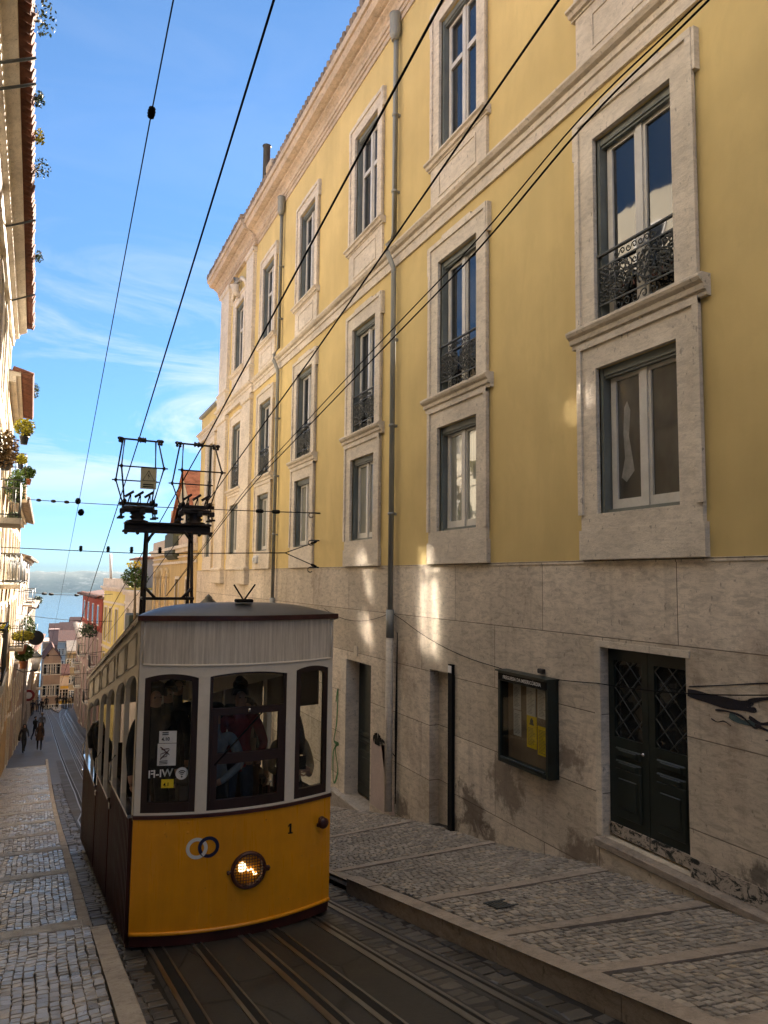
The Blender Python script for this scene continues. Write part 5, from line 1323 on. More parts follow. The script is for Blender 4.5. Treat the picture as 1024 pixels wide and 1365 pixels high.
street_person(102, 939, 'distant person in grey, rightmost of the group by the right wall', 3.1, 1.0, top=C_['grey'], legs=C_['navy'], pose=WALK2)
# passengers
GT = 'passengers in the tram'
def raise_arm(side, el, wr, hd): return {'el' + side: el, 'wr' + side: wr, 'hd' + side: hd}
STAND = -2.92
person('dark silhouetted passenger with big hair behind the left front window', (1.10, 8.15, STAND), .2, C_['black'], C_['black'], None, 1.02, 'hair_dark', 'big', 2, True, GT)
person('passenger with a hair bun behind the left front window', (1.33, 8.75, STAND), -.3, C_['charcoal'], C_['black'], None, .98, 'hair_dark', 'bun', 2, True, GT)
person('passenger in a dark red sweater behind the middle front window', (1.98, 8.05, STAND), .1, C_['red'], C_['jeans'], {**raise_arm('L', (-.27, -.06, 1.13), (-.12, -.24, 1.05), (-.04, -.28, 1.04)), **raise_arm('R', (.27, -.06, 1.13), (.14, -.25, 1.03), (.06, -.29, 1.0))}, 1.0, 'hair_dark', 'short', 2, True, GT)
person('passenger in a blue-grey jacket behind the middle front window', (1.68, 7.85, STAND - .10), -.35, C_['bluegrey'], C_['black'], {**raise_arm('R', (.30, -.14, 1.14), (.12, -.27, 1.0), (.05, -.3, .98))}, .98, 'hair_dark', 'short', 2, True, GT)
person('passenger in a cream sweater further back behind the middle front window', (2.20, 8.6, STAND - .16), .0, C_['beige'], C_['brown'], {**raise_arm('L', (-.26, -.08, 1.12), (-.08, -.25, 1.06), (0, -.28, 1.06))}, .96, 'hair_brown', 'long', 2, True, GT)
person('tall passenger in a charcoal coat standing deep inside the tram, left of the middle', (1.50, 9.2, STAND - .05), .1, C_['charcoal'], C_['black'], None, 1.02, 'hair_dark', 'short', 2, True, GT)
person('passenger in a dark green coat standing deep inside the tram, right of the middle', (2.30, 9.35, STAND - .10), -.1, C_['green'], C_['black'], None, 1.0, 'hair_brown', 'bun', 2, True, GT)
w = person('long-haired woman in a beige cardigan looking at her phone, right front window', (2.50, 7.90, STAND - .22), .15, C_['sand'], C_['black'], {'jaw': (0, -.045, 1.535), 'head': (0, -.05, 1.61), 'crown': (0, -.035, 1.69), **raise_arm('L', (-.24, -.04, 1.12), (-.06, -.26, 1.10), (.0, -.30, 1.14)), **raise_arm('R', (.25, -.05, 1.12), (.12, -.27, 1.08), (.06, -.31, 1.13))}, .97, 'hair_dark', 'long', 2, True, GT)
ph = thing('mobile_phone', (2.50, 7.56, -1.95), 'black mobile phone held by the long-haired woman in the tram', 'phone')
mb = MB(); mb.bbox(2.51, 2.585, 7.57, 7.58, -2.01, -1.87, .004); mb.build('phone_body', M['black'], ph)
person('dark-haired passenger in black leaning out of the left side of the tram', (.98, 13.0, -4.05), .9, C_['black'], C_['black'], {'neck': (-.20, -.06, 1.42), 'jaw': (-.26, -.09, 1.49), 'head': (-.28, -.09, 1.565), 'crown': (-.27, -.07, 1.65), 'chest': (-.08, -.03, 1.26), 'shL': (-.25, -.03, 1.36), 'shR': (.06, .02, 1.36), 'elL': (-.34, -.10, 1.12), 'wrL': (-.28, -.28, 1.05), 'hdL': (-.26, -.34, 1.08)}, 1.03, 'hair_dark', 'long', 2, False, GT)
# ------------------------------------------------------------------ overhead wires
def wire(name, pts, r, label, cat='wire', group=None, mat='wire', n=5):
    mid = Vector(pts[len(pts) // 2]); t = thing(name, mid, label, cat, group)
    mb = MB(); mb.tube(pts, r, n); mb.build('cable', M[mat], t); return t
def insulator(t, p, d, r=.035, L=.16):
    d = Vector(d).normalized(); p = Vector(p); mb = MB()
    pts = [p + d * (L * (k / 8 - .5)) for k in range(9)]
    mb.tube(pts, [r * .4, r, r * .6, r * 1.15, r * .6, r * 1.15, r * .6, r, r * .4], 8); mb.build('insulator', M['black'], t)
def line(pxs, X, ext0=None, ext1=None):
    P = [atX(x, y, X) for x, y in pxs]
    d = (P[1] - P[0]).normalized(); P = [P[0] - d * 6] + P
    if ext1: e = (P[-1] - P[-2]).normalized(); P.append(P[-1] + e * ext1)
    return P
GW = 'contact wires over the tram tracks'
wire('contact_wire', line([(365, 0), (187, 580), (120, 790)], 1.42, ext1=35), .011, 'black contact wire passing over the left collector of the tram', group=GW)
wire('contact_wire', line([(590, 0), (268, 598), (190, 737)], 2.30, ext1=30), .011, 'black contact wire passing over the right collector of the tram', group=GW)
wire('contact_wire', line([(745, 0), (413, 480), (287, 655), (225, 737)], 3.3, ext1=25), .011, 'black contact wire right of both collectors, crossing the yellow facade', group=GW)
t = wire('guy_wire', line([(231, 0), (202, 150), (106, 665), (75, 825)], .62, ext1=25), .006, 'thin wire in the open sky, left of all the others, with a small insulator')
q = atX(202, 150, .62); insulator(t, q, (0, 1, -.2), .03, .12); q = atX(104, 668, .62); insulator(t, q, (0, 1, -.2), .06, .25); q = atX(108, 683, .62); insulator(t, q, (0, 1, -.2), .06, .22)
cab = [(945, 0), (780, 165), (640, 330), (520, 455), (400, 580), (330, 655), (268, 735)]
tt = thing('cable_bundle', atX(520, 455, 4.5), 'thick twisted black cables sagging in front of the yellow facade', 'cable')
def dens(P, n=6):
    out = []
    for i in range(len(P) - 1):
        p0, p1, p2, p3 = P[max(0, i - 1)], P[i], P[i + 1], P[min(len(P) - 1, i + 2)]
        for k in range(n):
            t = k / n; out.append(.5 * (2 * p1 + (p2 - p0) * t + (2 * p0 - 5 * p1 + 4 * p2 - p3) * t * t + (-p0 + 3 * p1 - 3 * p2 + p3) * t ** 3))
    return out + [P[-1]]
P = [atX(x, y, 4.5) for x, y in cab]; P = [P[0] + (P[0] - P[1]) * 2] + P + [P[-1] + (P[-1] - P[-2]) * 1.2]
P = dens(P); L = len(P)
for k, (dx, dzz, r, amp) in enumerate(((0, 0, .0095, .0), (-.03, -.03, .0085, .05), (-.03, .085, .0085, .10))):
    mb = MB(); Q = [p + Vector((dx, 0, dzz * (1 if k < 2 else math.sin(i / L * 3.14) * 1.6 - .3))) for i, p in enumerate(P)]
    mb.tube(Q, r, 6); mb.build('cable', M['wire'], tt)
# span wires from wall to wall
def hang(p, q, s, n=14): return sag(p, q, s, n)
GS = 'span wires across the street'
a = atX(427, 684, 5.8); b = atY(28, 665, 30.0)
t = wire('span_wire', hang(b, a, .05), .012, 'span wire with several insulators above the tram collectors, hooked to the yellow facade', group=GS)
for k in (.03, .09, .16, .22, .86, .9): insulator(t, b.lerp(a, k) - Vector((0, 0, .05 * 4 * k * (1 - k))), a - b, .05, .26)
b = atY(-10, 729, 24.0); a = atX(380, 737, 5.0)
t = wire('span_wire', [b, atY(190, 738, 21.0), a], .012, 'span wire level with the tram collector legs, forked at the yellow facade', group=GS)
for e in (atX(425, 721, 5.8), atX(425, 757, 5.8)):
    mb = MB(); mb.tube([a, e], .011, 5); mb.build('fork_cable', M['wire'], t); insulator(t, a.lerp(e, .85), e - a, .035, .14)
for px in (138, 183, 220, 263): q = atX(px, 738, 1.4 + (px - 138) * .018); insulator(t, (q.x, a.y + (b.y - a.y) * .5, q.z) if False else b.lerp(a, .35 + (px - 138) * .0022), (0, 0, 1), .05, .16)
def far_span(p, q, label, ins=()):
    t = wire('span_wire', hang(p, q, .15), .016, label, group=GS)
    for k in ins: insulator(t, Vector(p).lerp(Vector(q), k) - Vector((0, 0, .15 * 4 * k * (1 - k))), Vector(q) - Vector(p), .07, .4)
far_span(atY(8, 786, 40), atY(150, 792, 50), 'span wire in front of the river, just below the far shore', (.3, .36, .6))
far_span(atY(8, 816, 44), atY(150, 828, 52), 'span wire low over the river, above the far rooftops')
far_span(atY(40, 872, 60), atY(140, 868, 42), 'span wire just above the street lamp on the left', (.3,))
far_span(atY(40, 893, 55), atY(125, 897, 46), 'lowest span wire across the street, by the small gabled house')
# ------------------------------------------------------------------ plants
def leaf_cloud(mb, c, rx, ry, rz, n, size, mi=0, droop=0.0):
    c = Vector(c)
    for _ in range(n):
        while True:
            p = Vector((rnd.uniform(-1, 1), rnd.uniform(-1, 1), rnd.uniform(-1, 1)))
            if p.length < 1 and (mnoise.noise(p * 2.3 + c * .7) > -.18 or rnd.random() < .25): break
        p = c + Vector((p.x * rx, p.y * ry, p.z * rz))
        s = size * rnd.uniform(.6, 1.3); a = Vector((rnd.uniform(-1, 1), rnd.uniform(-1, 1), rnd.uniform(-.6, .9) - droop)).normalized(); b = a.cross(Vector((rnd.uniform(-1, 1), rnd.uniform(-1, 1), rnd.uniform(-1, 1)))).normalized()
        mb.add([p - a * s * .5, p + b * s * .28, p + a * s * .5, p - b * s * .28], [(0, 1, 2, 3)], mi)
def shrub(name, base, label, c, rx, ry, rz, n, size, leaf, cat='plant', group=None, pot=None, stems=5):
    t = thing(name, base, label, cat, group); base = Vector(base); c = Vector(c)
    mb = MB()
    for k in range(stems):
        e = c + Vector((rnd.uniform(-.7, .7) * rx, rnd.uniform(-.7, .7) * ry, rnd.uniform(-.2, .6) * rz)); m = base.lerp(e, .5) + Vector((rnd.uniform(-.1, .1) * rx, 0, .05 * rz))
        mb.tube([base, m, e], [.018, .012, .005], 5)
    mb.build('stem', M['stem'], t)
    mb = MB(); leaf_cloud(mb, c, rx, ry, rz, n, size); mb.build('foliage', M[leaf], t)
    if pot:
        w, h, mat = pot; mb = MB(); mb.lathe((base.x, base.y, base.z - h), [(w * .36, 0), (w * .5, h * .85), (w * .54, h * .86), (w * .54, h), (w * .46, h), (w * .44, h * .9)], 12); mb.build('pot', M[mat], t)
    return t
# ------------------------------------------------------------------ a house front in the row: frame given by two ground points of its street face
def mat_wall(name, col, streak=.3): return stucco(name, col, streak)
WIN_CACHE = {}
def house(name, A, B, z_top, label, wall_mat, wins, depth=8.0, roof=None, cat='building', trim='stone_trim', frame_mat='stone_trim', pane='pane', balcony=(), z_bot=None, cornice=True, cornice_mat=None, eave=.35, bands=(), face_right=False, ground=False):
    """A, B: (x, y) of the near and the far corner of the street front.  wins: list of (u, z, w, h) window centres along the front (m from A)"""
    pane0 = pane
    A = Vector((A[0], A[1], 0)); B = Vector((B[0], B[1], 0)); u = (B - A); W = u.length; u.normalize()
    n = Vector((-u.y, u.x, 0)) if not face_right else Vector((u.y, -u.x, 0))      # towards the street
    zb = z_bot if z_bot is not None else min(road_z(A.y), road_z(B.y)) - .6
    t = thing(name, (A.x, A.y, zb), label, cat)
    G = lambda uu, nn, z: A + u * uu + n * nn + Vector((0, 0, z))
    if ground:
        wins = list(wins)
        for uu in sorted({w_[0] for w_ in wins}):
            zc_ = road_z(A.y + (B.y - A.y) * uu / max(.1, W)) + 1.4
            if all(abs(w_[0] - uu) > .1 or abs(w_[1] - zc_) > (w_[3] + 2.4) / 2 + .2 for w_ in wins): wins.append((uu, zc_, 1.15, 2.4))
    # wall sheet with holes, plus the box behind
    mb = MB(); rev = .16
    us = sorted({0, W, *[a for w in wins for a in (w[0] - w[2] / 2, w[0] + w[2] / 2)]}); zs = sorted({zb, z_top, *[a for w in wins for a in (w[1] - w[3] / 2, w[1] + w[3] / 2)]})
    for i in range(len(us) - 1):
        for j in range(len(zs) - 1):
            cu, cz = (us[i] + us[i + 1]) / 2, (zs[j] + zs[j + 1]) / 2
            if any(abs(cu - w[0]) < w[2] / 2 and abs(cz - w[1]) < w[3] / 2 for w in wins): continue
            mb.quad(G(us[i], 0, zs[j]), G(us[i + 1], 0, zs[j]), G(us[i + 1], 0, zs[j + 1]), G(us[i], 0, zs[j + 1]))
    for uu, z, w, h in wins:
        a, b, c, d = uu - w / 2, uu + w / 2, z - h / 2, z + h / 2
        for p, q in (((a, c), (a, d)), ((b, c), (b, d)), ((a, c), (b, c)), ((a, d), (b, d))): mb.quad(G(p[0], 0, p[1]), G(q[0], 0, q[1]), G(q[0], -rev, q[1]), G(p[0], -rev, p[1]))
    mb.quad(G(0, 0, zb), G(0, -depth, zb), G(0, -depth, z_top), G(0, 0, z_top)); mb.quad(G(W, 0, zb), G(W, -depth, zb), G(W, -depth, z_top), G(W, 0, z_top))
    mb.quad(G(0, -depth, zb), G(W, -depth, zb), G(W, -depth, z_top), G(0, -depth, z_top)); mb.quad(G(0, 0, z_top - .02), G(W, 0, z_top - .02), G(W, -depth, z_top - .02), G(0, -depth, z_top - .02))
    mb.build('wall', wall_mat, t)
    ang = math.atan2(u.y, u.x)
    for uu, z, w, h in wins:
        pane = 'pane' if (pane0 == 'pane_coated' and z < 3.5) else pane0
        key = (round(w, 2), round(h, 2), frame_mat, pane, face_right)
        if key not in WIN_CACHE:
            sg = -1 if face_right else 1
            f = MB(); e = .11
            for a, b, c, d in ((-w / 2 - e, -w / 2, -h / 2, h / 2), (w / 2, w / 2 + e, -h / 2, h / 2), (-w / 2 - e, w / 2 + e, h / 2, h / 2 + e * 1.3), (-w / 2 - e * 1.3, w / 2 + e * 1.3, -h / 2 - e, -h / 2)): f.box(a, b, -.02, .035, c, d)
            o1 = f.build('window', M[frame_mat]); g = MB()
            for a, b in ((-w / 2, -w / 2 + .06), (-.04, .04), (w / 2 - .06, w / 2)): g.box(a, b, -rev + .005, -rev + .05, -h / 2, h / 2)
            for c in (-h / 2 + .04, h * .22, h / 2 - .04): g.box(-w / 2 + .06, w / 2 - .06, -rev + .006, -rev + .04, c - .035, c + .035)
            o2 = g.build('casement', M['white_wood']); gp = MB(); gp.quad((-w / 2, -rev, -h / 2), (w / 2, -rev, -h / 2), (w / 2, -rev, h / 2), (-w / 2, -rev, h / 2)); o3 = gp.build('pane', M[pane])
            WIN_CACHE[key] = (o1.data, o2.data, o3.data)
            for o in (o1, o2, o3): bpy.data.objects.remove(o)
        d1, d2, d3 = WIN_CACHE[key]
        o1 = bpy.data.objects.new('window', d1); COL.objects.link(o1); o1.location = G(uu, 0, z); o1.rotation_euler = (0, 0, ang if not face_right else ang + math.pi); attach(o1, t)
        for nm, dd in (('casement', d2), ('pane', d3)): o = bpy.data.objects.new(nm, dd); COL.objects.link(o); o.parent = o1
    def along(nm, z0, z1, pr, mat, u0=0, u1=None):
        m2 = MB(); m2.obox(G(u0 - .001, -.02, z0), u * ((W if u1 is None else u1) - u0), n * (pr + .02), (0, 0, z1 - z0)); return m2.build(nm, M[mat] if isinstance(mat, str) else mat, t)
    if cornice: along('cornice', z_top - .30, z_top - .12, .18, cornice_mat or trim); along('cornice', z_top - .119, z_top + .03, .30, cornice_mat or trim)
    for z0, z1 in bands: along('string_course', z0, z1, .06, trim)
    for uu, z, w, pots in balcony:      # slab + iron railing
        m2 = MB(); m2.obox(G(uu - w / 2, -.02, z - .14), u * w, n * .62, (0, 0, .14)); b = m2.build('balcony', M[trim], t)
        m2 = MB()
        R = [G(uu - w / 2 + .03, 0, z), G(uu - w / 2 + .03, .56, z), G(uu + w / 2 - .03, .56, z), G(uu + w / 2 - .03, 0, z)]
        for hgt in (.08, .92): m2.tube([r + Vector((0, 0, hgt)) for r in R], .018, 4)
        L = 0; k = max(4, int(w / .13))
        for i in range(k + 1): p = R[1].lerp(R[2], i / k); m2.tube([p, p + Vector((0, 0, .92))], .009, 4)
        for e0, e1 in ((R[0], R[1]), (R[3], R[2])):
            for i in range(5): p = e0.lerp(e1, i / 4); m2.tube([p, p + Vector((0, 0, .92))], .009, 4)
        m2.build('railing', M['iron'], b)
    if roof:
        kind, rise, mat = roof; m2 = MB(); e = eave
        if kind == 'shed': m2.quad(G(-.1, e, z_top - .05), G(W + .1, e, z_top - .05), G(W + .1, -depth, z_top + rise), G(-.1, -depth, z_top + rise)); m2.quad(G(-.1, e, z_top - .10), G(W + .1, e, z_top - .10), G(W + .1, e, z_top - .05), G(-.1, e, z_top - .05))
        elif kind == 'gable':     # ridge along the street
            for s0, s1 in ((e, -depth / 2), (-depth - e, -depth / 2)): m2.obox(G(-.15, s0, z_top - .02), u * (W + .3), G(0, s1, z_top + rise) - G(0, s0, z_top - .02) + Vector((0, 0, 0)), (0, 0, .09))
            m2.add([G(0, 0, z_top), G(0, -depth, z_top), G(0, -depth / 2, z_top + rise)], [(0, 1, 2)]); m2.add([G(W, 0, z_top), G(W, -depth, z_top), G(W, -depth / 2, z_top + rise)], [(0, 1, 2)])
        elif kind == 'cross':     # gable facing the street, ridge running back
            for s0 in (-.3, W + .3): m2.obox(G(s0, .2, z_top - (rise * .3 / (W / 2))), G(W / 2, 0, z_top + rise) - G(s0, 0, z_top - (rise * .3 / (W / 2))), -n * (depth + .4), (0, 0, .12))
        m2.build('roof', M[mat], t)
        if kind == 'cross': m2 = MB(); m2.add([G(0, 0, z_top), G(W, 0, z_top), G(W / 2, 0, z_top + rise - .02), G(0, -.3, z_top), G(W, -.3, z_top), G(W / 2, -.3, z_top + rise - .02)], [(0, 1, 2), (3, 4, 5)]); m2.build('gable', wall_mat, t)
        if kind in ('shed', 'gable'):     # row of barrel tiles along the eave
            m2 = MB(); k = 0.1
            while k < W: m2.tube([G(k, e + .06, z_top - .03), G(k, e - .5, z_top + .12)], .085, 6); k += .21 if W < 40 else .3
            m2.build('eave_tiles', M[mat], t)['kind'] = 'stuff'
    return t, G, W
def grid(us, zs, w, h): return [(u, z, w, h) for u in us for z in zs]

# --- left row
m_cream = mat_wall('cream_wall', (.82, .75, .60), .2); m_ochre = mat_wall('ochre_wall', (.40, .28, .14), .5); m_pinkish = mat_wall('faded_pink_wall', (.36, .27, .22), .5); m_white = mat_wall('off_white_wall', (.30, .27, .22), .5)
# nearest house on the left: eave with tiles, soffit and blocks (mostly outside the frame, it shades the street and mirrors in the windows)
fx = lambda y: -.97 - .0137 * y
wl = grid([3.6 + 2.9 * k for k in range(11)], (5.6, 2.4, -.8), 1.1, 2.1)
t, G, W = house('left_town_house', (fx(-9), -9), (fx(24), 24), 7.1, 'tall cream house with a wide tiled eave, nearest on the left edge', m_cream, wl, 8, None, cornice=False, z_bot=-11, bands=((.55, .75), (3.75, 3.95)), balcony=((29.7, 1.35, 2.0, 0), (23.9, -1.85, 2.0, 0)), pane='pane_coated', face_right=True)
mb = MB(); mb.profile_y([(0, 6.75), (.10, 6.75), (.12, 6.95), (.22, 7.0), (.24, 7.12), (.42, 7.20), (.42, 7.32), (0, 7.32)], -9, 24)
mb.v = [(fx(y) + x - .001, y, z) for x, y, z in mb.v]; mb.build('cornice', M['stone_trim'], t)
mb = MB(); y = -8.9
while y < 24:
    mb.tube([(fx(y) + .60 + rnd.uniform(-.015, .015), y, 7.36), (fx(y) - .3, y, 7.66)], .085, 7); y += .2
e = mb.build('eave_tiles', M['tile'], t); e['kind'] = 'stuff'
mb = MB(); mb.quad((fx(-9) + .58, -9, 7.36), (fx(24) + .58, 24, 7.36), (fx(24) - 4, 24, 8.9), (fx(-9) - 4, -9, 8.9)); mb.quad((fx(-9) + .5, -9, 7.33), (fx(24) + .5, 24, 7.33), (fx(24) - 8, 24, 7.33), (fx(-9) - 8, -9, 7.33)); mb.quad((fx(-9) - 4, -9, 8.9), (fx(24) - 4, 24, 8.9), (fx(24) - 8, 24, 7.33), (fx(-9) - 8, -9, 7.33)); mb.build('roof', M['tile'], t)
us_ = MB(); us_.box(fx(8) - 8.2, fx(8) - 2.6, -9, 23.9, 7.5, 11.6); us_.build('upper_storey', m_cream, t)  # storey hidden behind the eave, added for bounce light and pane reflections
for k in range(7):
    y = -4 + 4 * k; q = MB(); q.box(fx(8) - 2.63, fx(8) - 2.56, y - .6, y + .6, 8.6, 10.6); q.box(fx(8) - 2.57, fx(8) - 2.54, y - .5, y + .5, 8.7, 10.5, 1); q.build('attic_window', [M['white_wood'], M['pane']], t)  # windows of the added hidden storey
for y in (10.8, 11.4, 16.0, 20.4):
    mb = MB(); mb.tube([(fx(y) - .02, y, 6.85), (fx(y) + .64, y + .0, 7.16)], .022, 6); mb.build('eave_bracket', M['iron'], t)
GWD = 'weeds along the left eave'
for k, (y, s, lf, lab) in enumerate(((10.45, .24, 'leaf_grey', 'bushy grey-green weed on the tiled eave, topmost in the left corner'), (12.3, .13, 'leaf_grey', 'thin weed on the tiled eave below the topmost bush'), (13.4, .14, 'leaf_yellow', 'yellowish weed on the tiled eave'), (14.55, .22, 'leaf_grey', 'leafy green weed hanging over the tiled eave below the yellowish one'), (18.7, .16, 'leaf_grey', 'small spiky weed on the far part of the tiled eave'))):
    b = Vector((fx(y) + .60, y, 7.44)); shrub('eave_weed', b, lab, b + Vector((s * .55, 0, s * .35)), s * .75, s * 1.2, s * .8, 120, .06, lf, 'weed', GWD)
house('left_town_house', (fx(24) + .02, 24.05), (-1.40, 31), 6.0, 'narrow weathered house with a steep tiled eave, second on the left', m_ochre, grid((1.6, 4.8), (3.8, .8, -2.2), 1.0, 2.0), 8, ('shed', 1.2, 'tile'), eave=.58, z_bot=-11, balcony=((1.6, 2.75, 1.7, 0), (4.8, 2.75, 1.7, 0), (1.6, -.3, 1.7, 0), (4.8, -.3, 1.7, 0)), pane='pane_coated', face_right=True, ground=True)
b = Vector((-1.05, 24.6, 5.95)); shrub('eave_weed', Vector((-.82, 28.0, 6.25)), 'dark green weed on the eave of the second house on the left', Vector((-.72, 28.0, 6.4)), .2, .35, .3, 260, .08, 'leaf_grey', 'weed', GWD)
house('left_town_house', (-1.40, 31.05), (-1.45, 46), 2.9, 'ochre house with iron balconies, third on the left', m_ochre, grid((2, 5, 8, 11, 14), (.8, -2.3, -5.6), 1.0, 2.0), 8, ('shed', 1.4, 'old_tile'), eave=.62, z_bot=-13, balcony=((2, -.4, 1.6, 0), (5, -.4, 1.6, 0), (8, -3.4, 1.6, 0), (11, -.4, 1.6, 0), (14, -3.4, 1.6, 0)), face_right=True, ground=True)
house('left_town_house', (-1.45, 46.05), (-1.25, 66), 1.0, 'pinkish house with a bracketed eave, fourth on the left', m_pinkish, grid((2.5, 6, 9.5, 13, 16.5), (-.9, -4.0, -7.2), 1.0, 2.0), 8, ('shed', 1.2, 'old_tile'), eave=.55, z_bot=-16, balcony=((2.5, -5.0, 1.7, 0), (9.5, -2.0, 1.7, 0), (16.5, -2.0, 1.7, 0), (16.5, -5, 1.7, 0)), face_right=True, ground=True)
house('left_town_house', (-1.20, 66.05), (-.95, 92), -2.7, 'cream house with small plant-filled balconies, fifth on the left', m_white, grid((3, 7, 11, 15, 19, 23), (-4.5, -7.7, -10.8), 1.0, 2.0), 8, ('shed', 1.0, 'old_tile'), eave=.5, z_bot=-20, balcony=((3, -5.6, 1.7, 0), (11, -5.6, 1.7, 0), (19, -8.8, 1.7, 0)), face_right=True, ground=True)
house('left_town_house', (-.9, 92.05), (-.2, 118), -8.6, 'orange-brown house far down on the left side of the street', m_ochre, grid((3, 7, 11, 15, 19, 23), (-10.6, -13.6, -16.5), 1.0, 1.9), 8, ('shed', 1.0, 'tile'), eave=.45, z_bot=-24, balcony=((7, -11.7, 1.7, 0), (15, -14.7, 1.7, 0)), face_right=True, ground=True)
# balcony plants on the left
GB = 'potted plants on the left balconies'
def balcony_plant(px, py, Y, label, r, leaf, pot='plastic_dark', n=420, size=.10, rz=.9):
    c = atY(px, py, Y); b = c - Vector((0, 0, r * .9)); shrub('balcony_plant', b, label, c, r, r, r * rz, n, size, leaf, 'plant', GB, (r * .85, r * .8, pot))
balcony_plant(33, 570, 21.0, 'yellow-green potted shrub in a dark pot, highest of the balcony plants', .26, 'leaf_yellow', n=500)
balcony_plant(8, 600, 20.5, 'mass of dry brown creeper over the balcony at the left edge', .30, 'leaf_brown', n=900, rz=1.7)
balcony_plant(28, 612, 23.5, 'bright yellow plant under the yellow-green shrub', .17, 'leaf_yellow', n=250)
balcony_plant(38, 630, 25.0, 'dark leafy plant in a tray below the bright yellow one', .22, 'leaf', 'terracotta')
balcony_plant(22, 648, 22.0, 'dark trailing ivy beside the grey balcony slab', .26, 'leaf', n=700, rz=1.8)
balcony_plant(19, 690, 25.0, 'reddish pot plant on the balcony under the ivy', .2, 'leaf_grey', 'terracotta')
balcony_plant(6, 838, 24.5, 'plant in a round black pot, left edge above the lamp', .16, 'leaf_yellow', n=180)
balcony_plant(30, 848, 40, 'long box of yellow-green plants over the street lamp', .50, 'leaf_yellow', 'terracotta', n=800, size=.16, rz=.5)
balcony_plant(37, 836, 52, 'pointed green conifer in a pot above the long plant box', .45, 'leaf', n=500, size=.16, rz=1.5)
balcony_plant(32, 870, 40.5, 'dense dark green hanging plant under the long plant box', .45, 'leaf', 'terracotta', n=700, size=.16)
balcony_plant(50, 800, 84, 'small bush on the eave corner in front of the river', .5, 'leaf_grey', n=300, size=.2)
# dish and street lamp on the left
c = atY(48, 850, 58); t = thing('satellite_dish', c, 'black round satellite dish on the left houses', 'satellite dish'); mb = MB(); mb.lathe(c, [(.02, 0), (.3, .03), (.5, .1), (.52, .14)], 20, 'Y'); mb.build('dish', M['black'], t); mb = MB(); mb.tube([c, c + Vector((-.6, .1, -.2))], .03, 5); mb.build('arm', M['iron'], t)
c = atY(48, 884, 50); t = thing('street_lantern', c - Vector((0, 0, .5)), 'pale glass street lantern on the left wall, far down the street', 'lantern')
mb = MB(); mb.lathe(c + Vector((0, 0, .38)), [(.36, 0), (.33, .05), (.14, .2), (.05, .3)], 6); mb.lathe(c - Vector((0, 0, .42)), [(.05, -.1), (.16, 0), (.17, .05)], 6); mb.tube([c + Vector((0, 0, -.45)), c + Vector((-.7, 0, -.5)), c + Vector((-1.3, 0, -.2))], .035, 5); mb.build('lantern_frame', M['iron'], t)
mb = MB(); mb.lathe(c - Vector((0, 0, .38)), [(.16, 0), (.32, .74)], 6); mb.build('lantern_glass', M['sign_white'], t)
# parasol-like shop sign far left and awning
c = atY(38, 927, 75); t = thing('shop_sign', c, 'round red and white shop sign projecting over the left pavement', 'sign'); mb = MB(); mb.lathe(c, [(.5, -.06), (.52, 0), (.5, .06)], 20, 'Y'); mb.build('disc', C_['red'], t); mb = MB(); mb.lathe(c + Vector((0, -.065, 0)), [(.3, 0), (.3, .012)], 16, 'Y'); mb.tube([c, c + Vector((-1.0, 0, 0))], .03, 5); mb.build('disc_centre', M['sign_white'], t)

# --- right row beyond the townhouse
m_r1 = mat_wall('cream_yellow_wall', (.60, .45, .22), .5); m_r1b = mat_wall('warm_cream_wall', (.72, .56, .33)); m_r2 = mat_wall('lemon_wall', (.74, .62, .22)); m_r2w = mat_wall('white_wall', (.68, .62, .52)); m_red = mat_wall('red_wall', (.36, .07, .04)); m_pink = mat_wall('pale_pink_wall', (.44, .30, .27), .5); m_or = mat_wall('orange_wall', (.40, .28, .20), .4); m_grey = mat_wall('pale_grey_wall', (.34, .37, .37), .3); m_attic = mat_wall('grey_attic_wall', (.28, .28, .29))
t, G, W = house('arched_window_house', (6.0, 32.9), (6.0, 47.5), 1.45, 'cream house with tall arched windows and a parapet, behind the tram collectors', m_r1, grid((2.2, 5.2), (-1.3, -5.0), 1.0, 2.3) + grid((8.6, 10.7, 12.8), (-1.2, -5), .85, 2.6), 9, None, z_bot=-14, cornice=True, bands=((.62, .74), (.92, 1.0)))
mb = MB()
for uu in (8.6, 10.7, 12.8):
    for k in range(9):
        a = math.pi * k / 8; 
    mb.tube([G(uu + .62 * math.cos(math.pi * k / 10), .04, -.12 + .5 * math.sin(math.pi * k / 10)) for k in range(11)], .10, 6)
    for s_ in (-1, 1): mb.obox(G(uu + s_ * .62 - .09, -.01, -2.6), Vector((0, .18, 0)), Vector((-.09, 0, 0)), (0, 0, 2.5))
mb.build('arch_trim', m_r1b, t)
mb = MB(); mb.obox(G(0, -.25, 1.46), Vector((0, W, 0)), Vector((-.3, 0, 0)), (0, 0, .55)); mb.build('parapet', M['cornice'], t)
